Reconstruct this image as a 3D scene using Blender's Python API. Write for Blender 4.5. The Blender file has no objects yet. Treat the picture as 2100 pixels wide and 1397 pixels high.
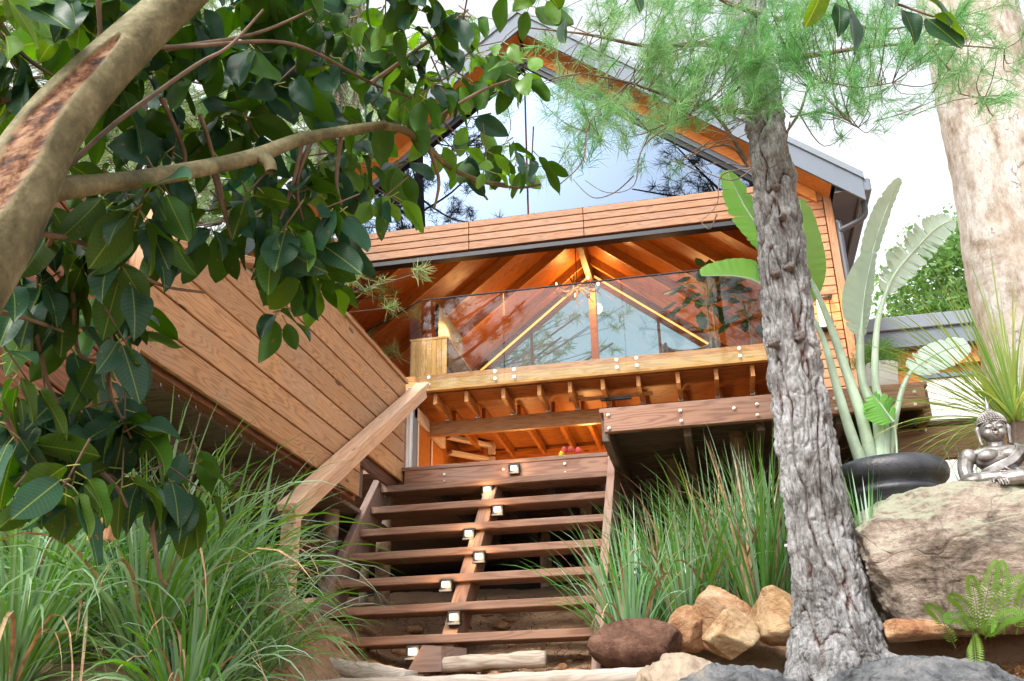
import bpy, bmesh, math, random
import numpy as np
from mathutils import Vector, Matrix, noise
random.seed(7); rng=np.random.default_rng(7)
S=bpy.context.scene; COL=S.collection; PI=math.pi
# ---------------------------------------------------------------- camera
CR=np.array([[0.97794086,-0.0975061,-0.18472747],[0.20810296,0.37849405,0.90190654],[-0.01802314,-0.92045359,0.3904361]])
FOC=1993.; CX=1050.; CY=698.5; CAM=np.array([0,0,1.5])
cd=bpy.data.cameras.new('camera'); cam=bpy.data.objects.new('camera',cd); COL.objects.link(cam)
cd.sensor_width=36; cd.lens=FOC/2100*36; cd.clip_end=2000; cd.clip_start=.05
M=Matrix.Identity(4)
for r in range(3):
    M[r][0]=CR[r,0]; M[r][1]=-CR[r,1]; M[r][2]=-CR[r,2]; M[r][3]=CAM[r]
cam.matrix_world=M; S.camera=cam
# ---------------------------------------------------------------- world, sun, exposure
w=bpy.data.worlds.new('World'); S.world=w; w.use_nodes=True
nt=w.node_tree; bg=nt.nodes['Background']
sky=nt.nodes.new('ShaderNodeTexSky'); sky.sky_type='NISHITA'; sky.sun_disc=False
SUN_EL=math.radians(48); SUN_AZ=math.radians(205)   # azimuth measured clockwise from +Y
sky.sun_elevation=SUN_EL; sky.sun_rotation=SUN_AZ; sky.dust_density=4; sky.air_density=1.0; sky.ozone_density=1
hs=nt.nodes.new('ShaderNodeHueSaturation'); hs.inputs['Saturation'].default_value=.22
nt.links.new(sky.outputs[0],hs.inputs['Color']); nt.links.new(hs.outputs[0],bg.inputs[0]); bg.inputs[1].default_value=.15
sd=bpy.data.lights.new('sun','SUN'); sd.energy=1.0; sd.angle=math.radians(14); sd.color=(1,.95,.88)
sun=bpy.data.objects.new('sun',sd); COL.objects.link(sun)
sdir=Vector((math.sin(SUN_AZ)*math.cos(SUN_EL),math.cos(SUN_AZ)*math.cos(SUN_EL),math.sin(SUN_EL)))
sun.rotation_euler=sdir.to_track_quat('Z','Y').to_euler(); sun.location=(0,-5,30)
S.view_settings.view_transform='Standard'; S.view_settings.look='None'; S.view_settings.gamma=1
S.view_settings.use_curve_mapping=False; S.view_settings.exposure=1.85
S.cycles.max_bounces=8; S.cycles.transparent_max_bounces=16; S.cycles.sample_clamp_indirect=6; S.cycles.caustics_reflective=False; S.cycles.caustics_refractive=False

# ---------------------------------------------------------------- helpers
def ray(px,py):
    d=CR@np.array([px-CX,py-CY,FOC]); return d/np.linalg.norm(d)
def at(px,py,X=None,Y=None,Z=None,D=None):
    d=ray(px,py)
    if X is not None: t=(X-CAM[0])/d[0]
    elif Y is not None: t=(Y-CAM[1])/d[1]
    elif Z is not None: t=(Z-CAM[2])/d[2]
    else: t=D
    return Vector(CAM+d*t)
WM={}
def put(o,parent=None,mw=None):
    COL.objects.link(o)
    mw=mw if mw is not None else Matrix.Identity(4)
    WM[o.name]=mw
    if parent is not None:
        o.parent=parent; o.matrix_parent_inverse=WM[parent.name].inverted()
    o.matrix_basis=mw
    return o
def tag(o,label,cat,group=None):
    o['label']=label; o['category']=cat
    if group: o['group']=group
    return o
def thing(name,label,cat,loc=(0,0,0),group=None):
    o=bpy.data.objects.new(name,None); o.empty_display_size=.1
    put(o,None,Matrix.Translation(loc)); return tag(o,label,cat,group)
def mesh_np(name,v,f,mat=None,smooth=False,attr=None):
    """v (n,3), f list of lists or int array (m,k)"""
    me=bpy.data.meshes.new(name)
    v=np.asarray(v,dtype=np.float32)
    if isinstance(f,np.ndarray):
        m,k=f.shape
        me.vertices.add(len(v)); me.vertices.foreach_set('co',v.ravel())
        me.loops.add(m*k); me.loops.foreach_set('vertex_index',f.astype(np.int32).ravel())
        me.polygons.add(m); me.polygons.foreach_set('loop_start',np.arange(0,m*k,k,dtype=np.int32)); me.polygons.foreach_set('loop_total',np.full(m,k,dtype=np.int32))
        me.update(calc_edges=True)
    else:
        me.from_pydata([tuple(map(float,q)) for q in v],[],f); me.update()
    if attr:
        for an,av in attr.items():
            a=me.attributes.new(an,'FLOAT','POINT'); a.data.foreach_set('value',np.asarray(av,dtype=np.float32))
    if mat: me.materials.append(mat)
    if smooth: me.polygons.foreach_set('use_smooth',[True]*len(me.polygons))
    return me
def obj(name,me,parent=None,loc=None,mw=None):
    o=bpy.data.objects.new(name,me)
    return put(o,parent,mw if mw is not None else (Matrix.Translation(loc) if loc is not None else None))
def centred(name,v,f,mat,parent=None,smooth=False,attr=None,base=False):
    v=np.asarray(v,dtype=float); c=v.mean(0)
    if base: c[2]=v[:,2].min()
    return obj(name,mesh_np(name,v-c,f,mat,smooth,attr),parent,c)
BOX={}
def boxmesh(l,h,w,mat,c):
    k=(round(l,3),round(h,3),round(w,3),mat.name,round(c,4))
    if k in BOX: return BOX[k]
    bm=bmesh.new(); bmesh.ops.create_cube(bm,size=1); bmesh.ops.scale(bm,vec=(l,h,w),verts=bm.verts)
    if c>0: bmesh.ops.bevel(bm,geom=list(bm.edges),offset=c,segments=1,affect='EDGES')
    me=bpy.data.meshes.new('box'); bm.to_mesh(me); bm.free(); me.materials.append(mat); BOX[k]=me; return me
def frame(p0,p1,up):
    p0=Vector(p0);p1=Vector(p1);x=(p1-p0).normalized();up=Vector(up);z=(up-x*up.dot(x)).normalized();y=z.cross(x)
    return Matrix(((x.x,y.x,z.x,0),(x.y,y.y,z.y,0),(x.z,y.z,z.z,0),(0,0,0,1)))
def board(name,p0,p1,w,h,mat,parent=None,up=(0,0,1),c=.003):
    """w = size along up, h = thickness across"""
    p0=Vector(p0);p1=Vector(p1)
    mw=Matrix.Translation((p0+p1)/2)@frame(p0,p1,up)
    me=boxmesh((p1-p0).length,h,w,mat,c)
    return obj(name,me,parent,mw=mw)
def block(name,x0,x1,y0,y1,z0,z1,mat,parent=None,c=.003):
    return board(name,(x0,(y0+y1)/2,(z0+z1)/2),(x1,(y0+y1)/2,(z0+z1)/2),z1-z0,y1-y0,mat,parent,c=c)
def tube_np(pts,rad,n=8,amp=0,fr=6,seed=0,cap=True):
    pts=[Vector(p) for p in pts]; m=len(pts)
    V=[];F=[]
    prev=Vector((0,0,1)) if abs((pts[1]-pts[0]).normalized().z)<.9 else Vector((1,0,0))
    for i,p in enumerate(pts):
        t=(pts[min(i+1,m-1)]-pts[max(i-1,0)]).normalized()
        a=(prev-t*prev.dot(t)).normalized(); prev=a; b=t.cross(a)
        for j in range(n):
            th=2*PI*j/n; r=rad[i]
            d=a*math.cos(th)+b*math.sin(th)
            if amp: r*=1+amp*noise.noise((p+d*r)*fr+Vector((seed,0,0)))
            V.append(p+d*r)
    for i in range(m-1):
        for j in range(n):
            F.append((i*n+j,i*n+(j+1)%n,(i+1)*n+(j+1)%n,(i+1)*n+j))
    return np.array([tuple(v) for v in V]),np.array(F)
def smooth_path(pts,k=6):
    pts=[Vector(p) for p in pts]; out=[]
    for i in range(len(pts)-1):
        p0=pts[max(i-1,0)];p1=pts[i];p2=pts[i+1];p3=pts[min(i+2,len(pts)-1)]
        for s in range(k):
            t=s/k; out.append(.5*((2*p1)+(p2-p0)*t+(2*p0-5*p1+4*p2-p3)*t*t+(3*p1-p0-3*p2+p3)*t**3))
    out.append(pts[-1]); return out
def lerp_list(l,n):
    return list(np.interp(np.linspace(0,len(l)-1,n),range(len(l)),l))
class MB:
    def __init__(s): s.v=[];s.f=[];s.n=0;s.a=[]
    def add(s,v,f,a=0.):
        v=np.asarray(v,dtype=float); s.v.append(v); s.f.append(np.asarray(f)+s.n); s.n+=len(v)
        s.a.append(np.full(len(v),a) if np.isscalar(a) else np.asarray(a))
    def build(s,name,mat,parent=None,smooth=True,attr='tint',loc=None):
        if not s.v: return None
        v=np.concatenate(s.v); f=np.concatenate(s.f); a=np.concatenate(s.a)
        c=v.mean(0) if loc is None else np.array(loc)
        return obj(name,mesh_np(name,v-c,f,mat,smooth,{attr:a}),parent,c)

# ---------------------------------------------------------------- materials
def newmat(name):
    m=bpy.data.materials.new(name); m.use_nodes=True; nt=m.node_tree
    return m,nt,nt.nodes['Principled BSDF']
class N:
    """tiny node helper"""
    def __init__(s,nt): s.nt=nt
    def n(s,t,**k):
        x=s.nt.nodes.new(t)
        for a,b in k.items(): setattr(x,a,b)
        return x
    def l(s,a,b): s.nt.links.new(a,b)
    def math(s,op,a,b=None,c=None,clamp=False):
        x=s.n('ShaderNodeMath',operation=op,use_clamp=clamp)
        for i,q in enumerate((a,b,c)):
            if q is None: continue
            if isinstance(q,(int,float)): x.inputs[i].default_value=q
            else: s.l(q,x.inputs[i])
        return x.outputs[0]
    def mix(s,f,a,b):
        x=s.n('ShaderNodeMix',data_type='RGBA')
        for i,q in ((0,f),(6,a),(7,b)):
            if isinstance(q,(int,float)): x.inputs[i].default_value=q
            elif isinstance(q,tuple): x.inputs[i].default_value=(*q,1)
            else: s.l(q,x.inputs[i])
        return x.outputs[2]
    def ramp(s,f,stops):
        x=s.n('ShaderNodeValToRGB'); e=x.color_ramp.elements
        while len(e)<len(stops): e.new(.5)
        for i,(p,c) in enumerate(stops): e[i].position=p; e[i].color=(*c,1)
        s.l(f,x.inputs[0]); return x.outputs[0]
    def noise(s,vec,scale,detail=4,rough=.55,dist=0):
        x=s.n('ShaderNodeTexNoise'); x.inputs['Scale'].default_value=scale; x.inputs['Detail'].default_value=detail; x.inputs['Roughness'].default_value=rough; x.inputs['Distortion'].default_value=dist
        if vec is not None: s.l(vec,x.inputs['Vector'])
        return x.outputs[0]
    def coords(s,scale=(1,1,1),rand=True):
        tc=s.n('ShaderNodeTexCoord'); mp=s.n('ShaderNodeMapping'); mp.inputs['Scale'].default_value=scale
        if rand:
            oi=s.n('ShaderNodeObjectInfo'); cb=s.n('ShaderNodeCombineXYZ')
            s.l(s.math('MULTIPLY',oi.outputs['Random'],53.),cb.inputs[0]); s.l(s.math('MULTIPLY',oi.outputs['Random'],31.),cb.inputs[1])
            ad=s.n('ShaderNodeVectorMath',operation='ADD'); s.l(tc.outputs['Object'],ad.inputs[0]); s.l(cb.outputs[0],ad.inputs[1]); s.l(ad.outputs[0],mp.inputs[0])
            s.rnd=oi.outputs['Random']
        else: s.l(tc.outputs['Object'],mp.inputs[0])
        return mp.outputs[0]
    def bump(s,h,strength,dist,bsdf):
        b=s.n('ShaderNodeBump'); b.inputs['Strength'].default_value=strength; b.inputs['Distance'].default_value=dist
        s.l(h,b.inputs['Height']); s.l(b.outputs[0],bsdf.inputs['Normal'])
def mat_wood(name,light,dark,rough=.6,knots=.6,rings=16,weather=.25,spec=.3,sheen=None,vary=.3):
    m,nt,b=newmat(name); k=N(nt)
    v=k.coords((1,1,1))
    st=k.n('ShaderNodeMapping'); st.inputs['Scale'].default_value=(.7,7,7); k.l(v,st.inputs[0])
    base=k.noise(st.outputs[0],1.6,2,.45)
    fine=k.n('ShaderNodeMapping'); fine.inputs['Scale'].default_value=(3,70,70); k.l(v,fine.inputs[0])
    fib=k.noise(fine.outputs[0],3,3,.6)
    kn=k.n('ShaderNodeTexVoronoi'); kn.inputs['Scale'].default_value=1.0
    ks=k.n('ShaderNodeMapping'); ks.inputs['Scale'].default_value=(1.8,7.5,7.5); k.l(v,ks.inputs[0]); k.l(ks.outputs[0],kn.inputs['Vector'])
    kd=kn.outputs['Distance']
    near=k.math('SUBTRACT',1.,k.math('MULTIPLY',kd,3.2),clamp=True)
    h=k.math('ADD',k.math('MULTIPLY',base,float(rings)),k.math('MULTIPLY',k.math('POWER',near,2.),2.5*knots))
    ring=k.math('ADD',k.math('MULTIPLY',k.math('SINE',k.math('MULTIPLY',h,6.283)),.5),.5)
    ring=k.math('POWER',ring,2.2)
    fac=k.math('ADD',k.math('MULTIPLY',ring,.5),k.math('MULTIPLY',fib,.55),clamp=True)
    col=k.ramp(fac,[(.12,light),(.9,dark)])
    kdark=k.math('MULTIPLY',k.math('LESS_THAN',kd,.085),knots,clamp=True)
    col=k.mix(kdark,col,tuple(c*.28 for c in dark))
    wn=k.noise(v,2.2,4,.6); 
    grey=tuple(.5*(sum(light)/3)+.5*l*.8 for l in light)
    col=k.mix(k.math('MULTIPLY',k.math('SUBTRACT',wn,.42,clamp=True),weather*5,clamp=True),col,grey)
    hsv=k.n('ShaderNodeHueSaturation'); k.l(col,hsv.inputs['Color'])
    k.l(k.math('ADD',1-vary/2,k.math('MULTIPLY',k.rnd,vary)),hsv.inputs['Value'])
    k.l(hsv.outputs[0],b.inputs['Base Color'])
    k.l(k.math('ADD',rough-.1,k.math('MULTIPLY',fac,.22)),b.inputs['Roughness']); b.inputs['Specular IOR Level'].default_value=spec
    k.bump(k.math('ADD',fac,k.math('MULTIPLY',fib,.8)),.35,.002,b)
    return m
def mat_plain(name,color,rough=.5,metal=0,var=.12,scale=6,bump=.15,spec=.5,emit=None,estr=0,bd=.002):
    m,nt,b=newmat(name); k=N(nt); v=k.coords()
    n1=k.noise(v,scale,6,.6)
    d=tuple(c*(1-var*2) for c in color); l=tuple(min(1,c*(1+var*1.3)) for c in color)
    k.l(k.ramp(n1,[(.3,d),(.7,l)]),b.inputs['Base Color'])
    b.inputs['Metallic'].default_value=metal; b.inputs['Specular IOR Level'].default_value=spec
    k.l(k.math('ADD',rough-.08,k.math('MULTIPLY',n1,.16)),b.inputs['Roughness'])
    if bump: k.bump(k.noise(v,scale*9,5,.6),bump,bd,b)
    if emit: b.inputs['Emission Color'].default_value=(*emit,1); b.inputs['Emission Strength'].default_value=estr
    return m
def mat_glass(name,tint=(.9,.95,.95),refl=(1,1,1),base=.06,fres=1.0,rough=.0):
    m=bpy.data.materials.new(name); m.use_nodes=True; nt=m.node_tree; k=N(nt)
    nt.nodes.remove(nt.nodes['Principled BSDF']); out=nt.nodes['Material Output']
    tr=k.n('ShaderNodeBsdfTransparent'); tr.inputs[0].default_value=(*tint,1)
    gl=k.n('ShaderNodeBsdfGlossy'); gl.inputs['Color'].default_value=(*refl,1); gl.inputs['Roughness'].default_value=rough
    fr=k.n('ShaderNodeFresnel'); fr.inputs[0].default_value=1.5
    f=k.math('ADD',base,k.math('MULTIPLY',fr.outputs[0],fres),clamp=True)
    mx=k.n('ShaderNodeMixShader'); k.l(f,mx.inputs[0]); k.l(tr.outputs[0],mx.inputs[1]); k.l(gl.outputs[0],mx.inputs[2]); k.l(mx.outputs[0],out.inputs[0])
    return m
def mat_leaf(name,top,under,vein=None,trans=.35,rough=.4,length=1.0,attr=None,alt=None,spec=.4):
    """two-sided leaf; vein runs along local Y=0 when given"""
    m,nt,b=newmat(name); k=N(nt); out=nt.nodes['Material Output']
    g=k.n('ShaderNodeNewGeometry'); v=k.coords()
    col=k.mix(g.outputs['Backfacing'],top,under)
    n1=k.noise(v,9/length,3,.6)
    if attr:
        at_=k.n('ShaderNodeAttribute'); at_.attribute_name=attr
        col=k.mix(at_.outputs['Fac'],col,alt)
    hsv=k.n('ShaderNodeHueSaturation'); k.l(col,hsv.inputs['Color'])
    k.l(k.math('ADD',.7,k.math('MULTIPLY',k.math('ADD',k.rnd,n1),.32)),hsv.inputs['Value'])
    k.l(k.math('ADD',.485,k.math('MULTIPLY',k.rnd,.03)),hsv.inputs['Hue'])
    col=hsv.outputs[0]
    if vein or length<.5:
        sp_=k.noise(v,42,3,.5); col=k.mix(k.math('MULTIPLY',k.math('GREATER_THAN',k.math('ADD',sp_,k.math('MULTIPLY',k.rnd,.06)),.735),.75),col,(.20,.11,.03))
    if vein:
        tc=k.n('ShaderNodeTexCoord'); sx=k.n('ShaderNodeSeparateXYZ'); k.l(tc.outputs['Object'],sx.inputs[0])
        ay=k.math('ABSOLUTE',sx.outputs[1])
        mid=k.math('SUBTRACT',1.,k.math('MULTIPLY',ay,1/.0022),clamp=True)
        ph=k.math('SUBTRACT',sx.outputs[0],k.math('MULTIPLY',ay,.6))
        side=k.math('GREATER_THAN',k.math('SINE',k.math('MULTIPLY',ph,2*PI/.011)),.93)
        col=k.mix(k.math('ADD',k.math('MULTIPLY',mid,.9),k.math('MULTIPLY',side,.13),clamp=True),col,vein)
    k.l(col,b.inputs['Base Color']); b.inputs['Specular IOR Level'].default_value=spec
    k.l(k.math('ADD',rough,k.math('MULTIPLY',g.outputs['Backfacing'],.2)),b.inputs['Roughness'])
    t=k.n('ShaderNodeBsdfTranslucent'); h2=k.n('ShaderNodeHueSaturation'); h2.inputs['Saturation'].default_value=1.15; h2.inputs['Value'].default_value=1.7; h2.inputs['Hue'].default_value=.485
    k.l(col,h2.inputs['Color']); k.l(h2.outputs[0],t.inputs[0])
    mx=k.n('ShaderNodeMixShader'); mx.inputs[0].default_value=trans; k.l(b.outputs[0],mx.inputs[1]); k.l(t.outputs[0],mx.inputs[2]); k.l(mx.outputs[0],out.inputs[0])
    k.bump(n1,.1,.003,b)
    return m
def mat_rock(name,cols,scale=3,bump=.7,moss=None,band=0,bd=.02,rough=.85):
    m,nt,b=newmat(name); k=N(nt); v=k.coords()
    n1=k.noise(v,scale,8,.72,.6); n2=k.noise(v,scale*7,8,.78)
    n=len(cols); f=k.math('ADD',k.math('MULTIPLY',n1,.75),k.math('MULTIPLY',n2,.25))
    col=k.ramp(f,[(.36+.26*i/(n-1),c) for i,c in enumerate(cols)])
    h=k.math('ADD',n1,k.math('MULTIPLY',n2,.5))
    if band:
        st=k.n('ShaderNodeMapping'); st.inputs['Scale'].default_value=(1.2,1.2,9); st.inputs['Rotation'].default_value=(.15,.1,0); k.l(v,st.inputs[0])
        nb=k.noise(st.outputs[0],3,8,.72,.9); col=k.mix(k.math('MULTIPLY',k.math('GREATER_THAN',nb,.56),band),col,tuple(c*.45 for c in cols[0])); h=k.math('ADD',h,k.math('MULTIPLY',nb,.25))
    vo=k.n('ShaderNodeTexVoronoi',feature='DISTANCE_TO_EDGE'); vo.inputs['Scale'].default_value=scale*1.25; 
    dv=k.n('ShaderNodeVectorMath',operation='ADD'); nn=k.n('ShaderNodeTexNoise'); nn.inputs['Scale'].default_value=4; k.l(v,nn.inputs['Vector']); sc3=k.n('ShaderNodeVectorMath',operation='SCALE'); sc3.inputs['Scale'].default_value=.22; k.l(nn.outputs[1],sc3.inputs[0]); k.l(v,dv.inputs[0]); k.l(sc3.outputs[0],dv.inputs[1]); k.l(dv.outputs[0],vo.inputs['Vector'])
    crack=k.math('SUBTRACT',1.,k.math('MULTIPLY',vo.outputs[0],75.),clamp=True)
    col=k.mix(k.math('MULTIPLY',crack,.05),col,tuple(c*.3 for c in cols[0]))
    h=k.math('SUBTRACT',h,k.math('MULTIPLY',crack,.12))
    if moss:
        g=k.n('ShaderNodeNewGeometry'); sx=k.n('ShaderNodeSeparateXYZ'); k.l(g.outputs['Normal'],sx.inputs[0])
        mf=k.math('MULTIPLY',k.math('SUBTRACT',k.math('ADD',sx.outputs[2],k.math('MULTIPLY',n1,.6)),.62,clamp=True),3.,clamp=True)
        col=k.mix(k.math('MULTIPLY',mf,.8),col,moss)
    k.l(col,b.inputs['Base Color']); b.inputs['Roughness'].default_value=rough; b.inputs['Specular IOR Level'].default_value=.25
    k.bump(h,bump,bd,b)
    return m
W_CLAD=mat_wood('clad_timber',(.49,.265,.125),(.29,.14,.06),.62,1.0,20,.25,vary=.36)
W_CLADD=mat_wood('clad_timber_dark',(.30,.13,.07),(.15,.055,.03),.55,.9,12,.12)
W_LINT=mat_wood('lintel_timber',(.38,.195,.105),(.25,.12,.062),.6,.5,10,.3,vary=.15)
W_WALL=mat_wood('wall_timber',(.50,.245,.12),(.34,.145,.065),.6,.4,10,.2)
W_STAIR=mat_wood('stair_timber',(.30,.165,.105),(.17,.083,.05),.6,.5,10,.3)
W_STRG=mat_wood('stringer_timber',(.30,.19,.145),(.19,.11,.08),.6,.3,8,.5)
W_DECK=mat_wood('deck_timber',(.34,.185,.12),(.18,.085,.055),.62,1.0,10,.35)
W_RAIL=mat_wood('rail_timber',(.76,.50,.33),(.58,.34,.21),.6,.6,8,.3)
W_BEAM=mat_wood('beam_timber',(.52,.30,.095),(.36,.18,.05),.45,.35,8,.15)
W_INT=mat_wood('interior_timber',(.40,.14,.024),(.20,.058,.010),.42,.9,9,.05,spec=.45)
W_RAFT=mat_wood('rafter_timber',(.46,.21,.06),(.28,.105,.025),.45,.5,9,.1)
W_SOFF=mat_wood('soffit_timber',(.62,.25,.055),(.42,.14,.03),.5,.6,9,.1)
W_OLD=mat_wood('weathered_timber',(.17,.13,.10),(.07,.05,.04),.8,.4,12,.6)
W_POST=mat_wood('post_timber',(.34,.24,.16),(.17,.10,.06),.8,.5,6,.8)
W_DARK=mat_wood('dark_timber',(.12,.05,.03),(.05,.02,.012),.5,.4,9,.1)
W_CRATE=mat_wood('crate_timber',(.60,.33,.09),(.38,.17,.04),.5,.6,18,.1)
W_SLEEP=mat_wood('sleeper_timber',(.50,.42,.34),(.28,.22,.17),.85,.5,14,.6)
M_GREY=mat_plain('grey_metal',(.15,.18,.22),.65,0,.03,1.5,.0,spec=.2)
M_GREYL=mat_plain('pale_grey_metal',(.19,.22,.255),.65,0,.03,1.5,.0,spec=.2)
M_DGREY=mat_plain('dark_grey_metal',(.075,.08,.095),.5,.1,.05,2,.0)
M_BLACK=mat_plain('black_frame',(.012,.014,.018),.35,.2,.1,3,.0)
M_NAVY=mat_plain('blue_grey_frame',(.13,.17,.22),.35,.1,.05,3,.0)
M_STEEL=mat_plain('steel',(.62,.62,.60),.32,1,.05,9,.0)
M_WHITE=mat_plain('white_paint',(.80,.80,.79),.6,0,.02,3,.05)
M_WPINK=mat_plain('pale_paint',(.60,.50,.44),.6,0,.05,3,.05)
M_BOLT=mat_plain('bolt_zinc',(.72,.68,.58),.5,.5,.1,20,.1)
M_DOOR=mat_wood('door_timber',(.50,.19,.035),(.32,.10,.018),.4,.2,8,.05)
G_RAIL=mat_glass('clear_glass',(.95,.98,.975),(1,1,1),.0,.36)
G_BIG=mat_glass('mirror_tint_glass',(.10,.10,.11),(.25,.33,.46),.30,1.0)
G_BACK=mat_glass('back_glass',(.50,.60,.62),(1,1,1),.05,.8)
def mat_emit(name,col,st):
    m,nt,b=newmat(name); b.inputs['Base Color'].default_value=(.06,.04,.02,1); b.inputs['Emission Color'].default_value=(*col,1); b.inputs['Emission Strength'].default_value=st
    return m
E_LED=mat_emit('led_strip',(1,.40,.09),.62)
E_LEDY=mat_emit('led_bar',(1,.62,.16),.7)
E_STEP=mat_emit('step_light_lens',(1,.80,.50),1.4)
E_BULB=mat_emit('bulb_glow',(1,.62,.25),2)
def lamp(name,loc,energy,col=(1,.60,.25),size=.15,parent=None):
    l=bpy.data.lights.new(name,'POINT'); l.energy=energy; l.color=col; l.shadow_soft_size=size
    o=bpy.data.objects.new(name,l); put(o,parent,Matrix.Translation(loc)); return o
# ================================================================ TERRAIN
def sstep(a,b,x):
    t=min(1,max(0,(x-a)/(b-a))); return t*t*(3-2*t)
GY=[-400,-60,-10,0,2,3,4,4.6,4.95,5.3,6,6.6,8,11,16,20,40,80,400]
GZ=[-14,-8,-1.6,0,.95,1.36,1.62,1.72,1.82,1.93,2.2,2.45,2.75,3.0,3.1,4.2,9,16,40]
def gz(x,y):
    z=float(np.interp(y,GY,GZ))
    z+=.33*sstep(1.75,2.2,-x)*sstep(2.2,3.2,y)*(1-sstep(5,6.5,y))
    z+=.14*sstep(.62,.35,-x)*sstep(4.85,5.05,y)*(1-sstep(6,7,y))
    z+=.30*sstep(.75,1.2,x)*sstep(4.7,5.2,y)*(1-sstep(6,7,y))
    z+=.10*sstep(.9,1.6,x)*sstep(3.6,4.3,y)*(1-sstep(6,7,y))
    z+=.5*sstep(-3,-8,x)*0
    z+=.035*noise.noise(Vector((x*2.3,y*2.3,0)))+.012*noise.noise(Vector((x*11,y*11,3)))
    return z
def grid(xs,ys):
    V=[(x,y,gz(x,y)) for y in ys for x in xs]; n=len(xs)
    F=[(j*n+i,j*n+i+1,(j+1)*n+i+1,(j+1)*n+i) for j in range(len(ys)-1) for i in range(n-1)]
    return np.array(V),np.array(F)
m,nt,b=newmat('forest_soil'); k=N(nt); v=k.coords((1,1,1),False)
n1=k.noise(v,1.7,8,.7); n2=k.noise(v,28,8,.75)
c=k.ramp(k.math('ADD',k.math('MULTIPLY',n1,.5),k.math('MULTIPLY',n2,.5)),[(.36,(.10,.06,.037)),(.47,(.33,.20,.115)),(.60,(.38,.24,.14)),(.70,(.50,.38,.26))])
k.l(c,b.inputs['Base Color']); b.inputs['Roughness'].default_value=.95; k.bump(k.math('ADD',n1,n2),.9,.03,b); M_SOIL=m
xs=np.concatenate([np.array([-300,-120,-60,-30,-16,-9,-6]),np.linspace(-4.5,3.2,150),np.array([5,8,14,30,60,120,300])])
ys=np.concatenate([np.array([-300,-120,-60,-25,-10,-4,0,1,2]),np.linspace(2.6,8,120),np.array([9,10,11,13,16,18,20,25,30,40,55,80,120,300])])
V,F=grid(xs,ys)
g=obj('ground',mesh_np('ground',V,F,M_SOIL,True)); g['kind']='structure'
# strewn needles and twigs (nobody could count them)
M_LITTER=mat_plain('dry_needles',(.34,.19,.10),.8,0,.5,40,.0)
def litter(name,n,reg,ln,wd,mat,seed):
    r=np.random.default_rng(seed); V=[];F=[]
    for i in range(n):
        x=r.uniform(reg[0],reg[1]);y=r.uniform(reg[2],reg[3]);a=r.uniform(0,2*PI);L=r.uniform(.5,1)*ln;w=wd*r.uniform(.6,1.4)
        dx,dy=math.cos(a)*L/2,math.sin(a)*L/2;nx,ny=-math.sin(a)*w,math.cos(a)*w
        z=gz(x,y)+r.uniform(.004,.03);t=r.uniform(-.2,.2)*L;bx,by=nx*r.uniform(-5,5),ny*r.uniform(-5,5)
        P=[(x-dx-nx,y-dy-ny,z-t),(x-dx+nx,y-dy+ny,z-t),(x+bx+nx,y+by+ny,z+.006),(x+bx-nx,y+by-ny,z+.006),(x+dx+nx,y+dy+ny,z+t),(x+dx-nx,y+dy-ny,z+t)]
        q=len(V);V+=P;F+=[(q,q+1,q+2,q+3),(q+3,q+2,q+4,q+5)]
    o=obj(name,mesh_np(name,np.array(V),np.array(F),mat)); o['kind']='stuff'; return o
o=litter('pine_litter',9000,(-2.6,2.6,4.0,6.6),.13,.0018,M_LITTER,3); 
o=litter('pine_litter',7000,(.5,2.2,3.9,4.75),.20,.0024,mat_plain('dry_needles_pale',(.50,.33,.19),.8,0,.4,40,.0),4)
# loose stones
def rock_np(size,seed,sub=5,cuts=9,amp=.05,sharp=.6,fr=2.2,boxy=0,crease=0.,planes=()):
    bm=bmesh.new(); bmesh.ops.create_icosphere(bm,subdivisions=sub,radius=1)
    v=np.array([tuple(p.co) for p in bm.verts]); f=np.array([[q.index for q in p.verts] for p in bm.faces]); bm.free()
    r=np.random.default_rng(seed); d=v/np.linalg.norm(v,axis=1)[:,None]; rad=np.ones(len(v))
    if boxy: rad=1/(np.abs(d)**boxy).sum(1)**(1/boxy)
    for i in range(cuts):
        n=r.normal(size=3);n/=np.linalg.norm(n); o=r.uniform(sharp,.92)*(1.25 if boxy else 1); dd=d@n
        rad=np.where(dd>.05,np.minimum(rad,o/np.maximum(dd,.05)),rad)
    sv=Vector((seed*3.7,seed*1.3,0))
    for nx_,ny_,nz_,o in planes:
        n=np.array([nx_,ny_,nz_],float);n/=np.linalg.norm(n); dd=d@n; rad=np.where(dd>.05,np.minimum(rad,o/np.maximum(dd,.05)),rad)
    na=np.array([noise.fractal(Vector(p)*fr+sv,.8,2.1,6) for p in d])
    rn=np.array([noise.ridged_multi_fractal(Vector(p)*fr*1.3+sv,.9,2.2,4,1.0,2.0) for p in d])
    rad=rad*(1+amp*na+amp*.35*(rn-1))
    if crease:
        cn=np.array([abs(noise.noise(Vector(p)*fr*1.1+sv+Vector((0,7,0))+noise.noise_vector(Vector(p)*4)*.25)) for p in d])
        st_=np.array([noise.noise(Vector((p[0]*2,p[1]*2,p[2]*14+p[0]*1.5))+sv) for p in d])
        rad=rad*(1-crease*np.exp(-(cn/.025)**2)+crease*.5*st_)
    return d*rad[:,None]*np.array(size),f
def rock(name,c,size,seed,mat,label,cat='rock',rot=0,group=None,**kw):
    v,f=rock_np(size,seed,**kw); ca,sa=math.cos(rot),math.sin(rot)
    v=v@np.array([[ca,sa,0],[-sa,ca,0],[0,0,1]])
    o=obj(name,mesh_np(name,v,f,mat,True),None,c)
    return tag(o,label,cat,group)
R_SAND=mat_rock('sandstone_orange',[(.10,.04,.02),(.30,.145,.07),(.44,.26,.14),(.52,.38,.26)],5,1.0,bd=.03)
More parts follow.
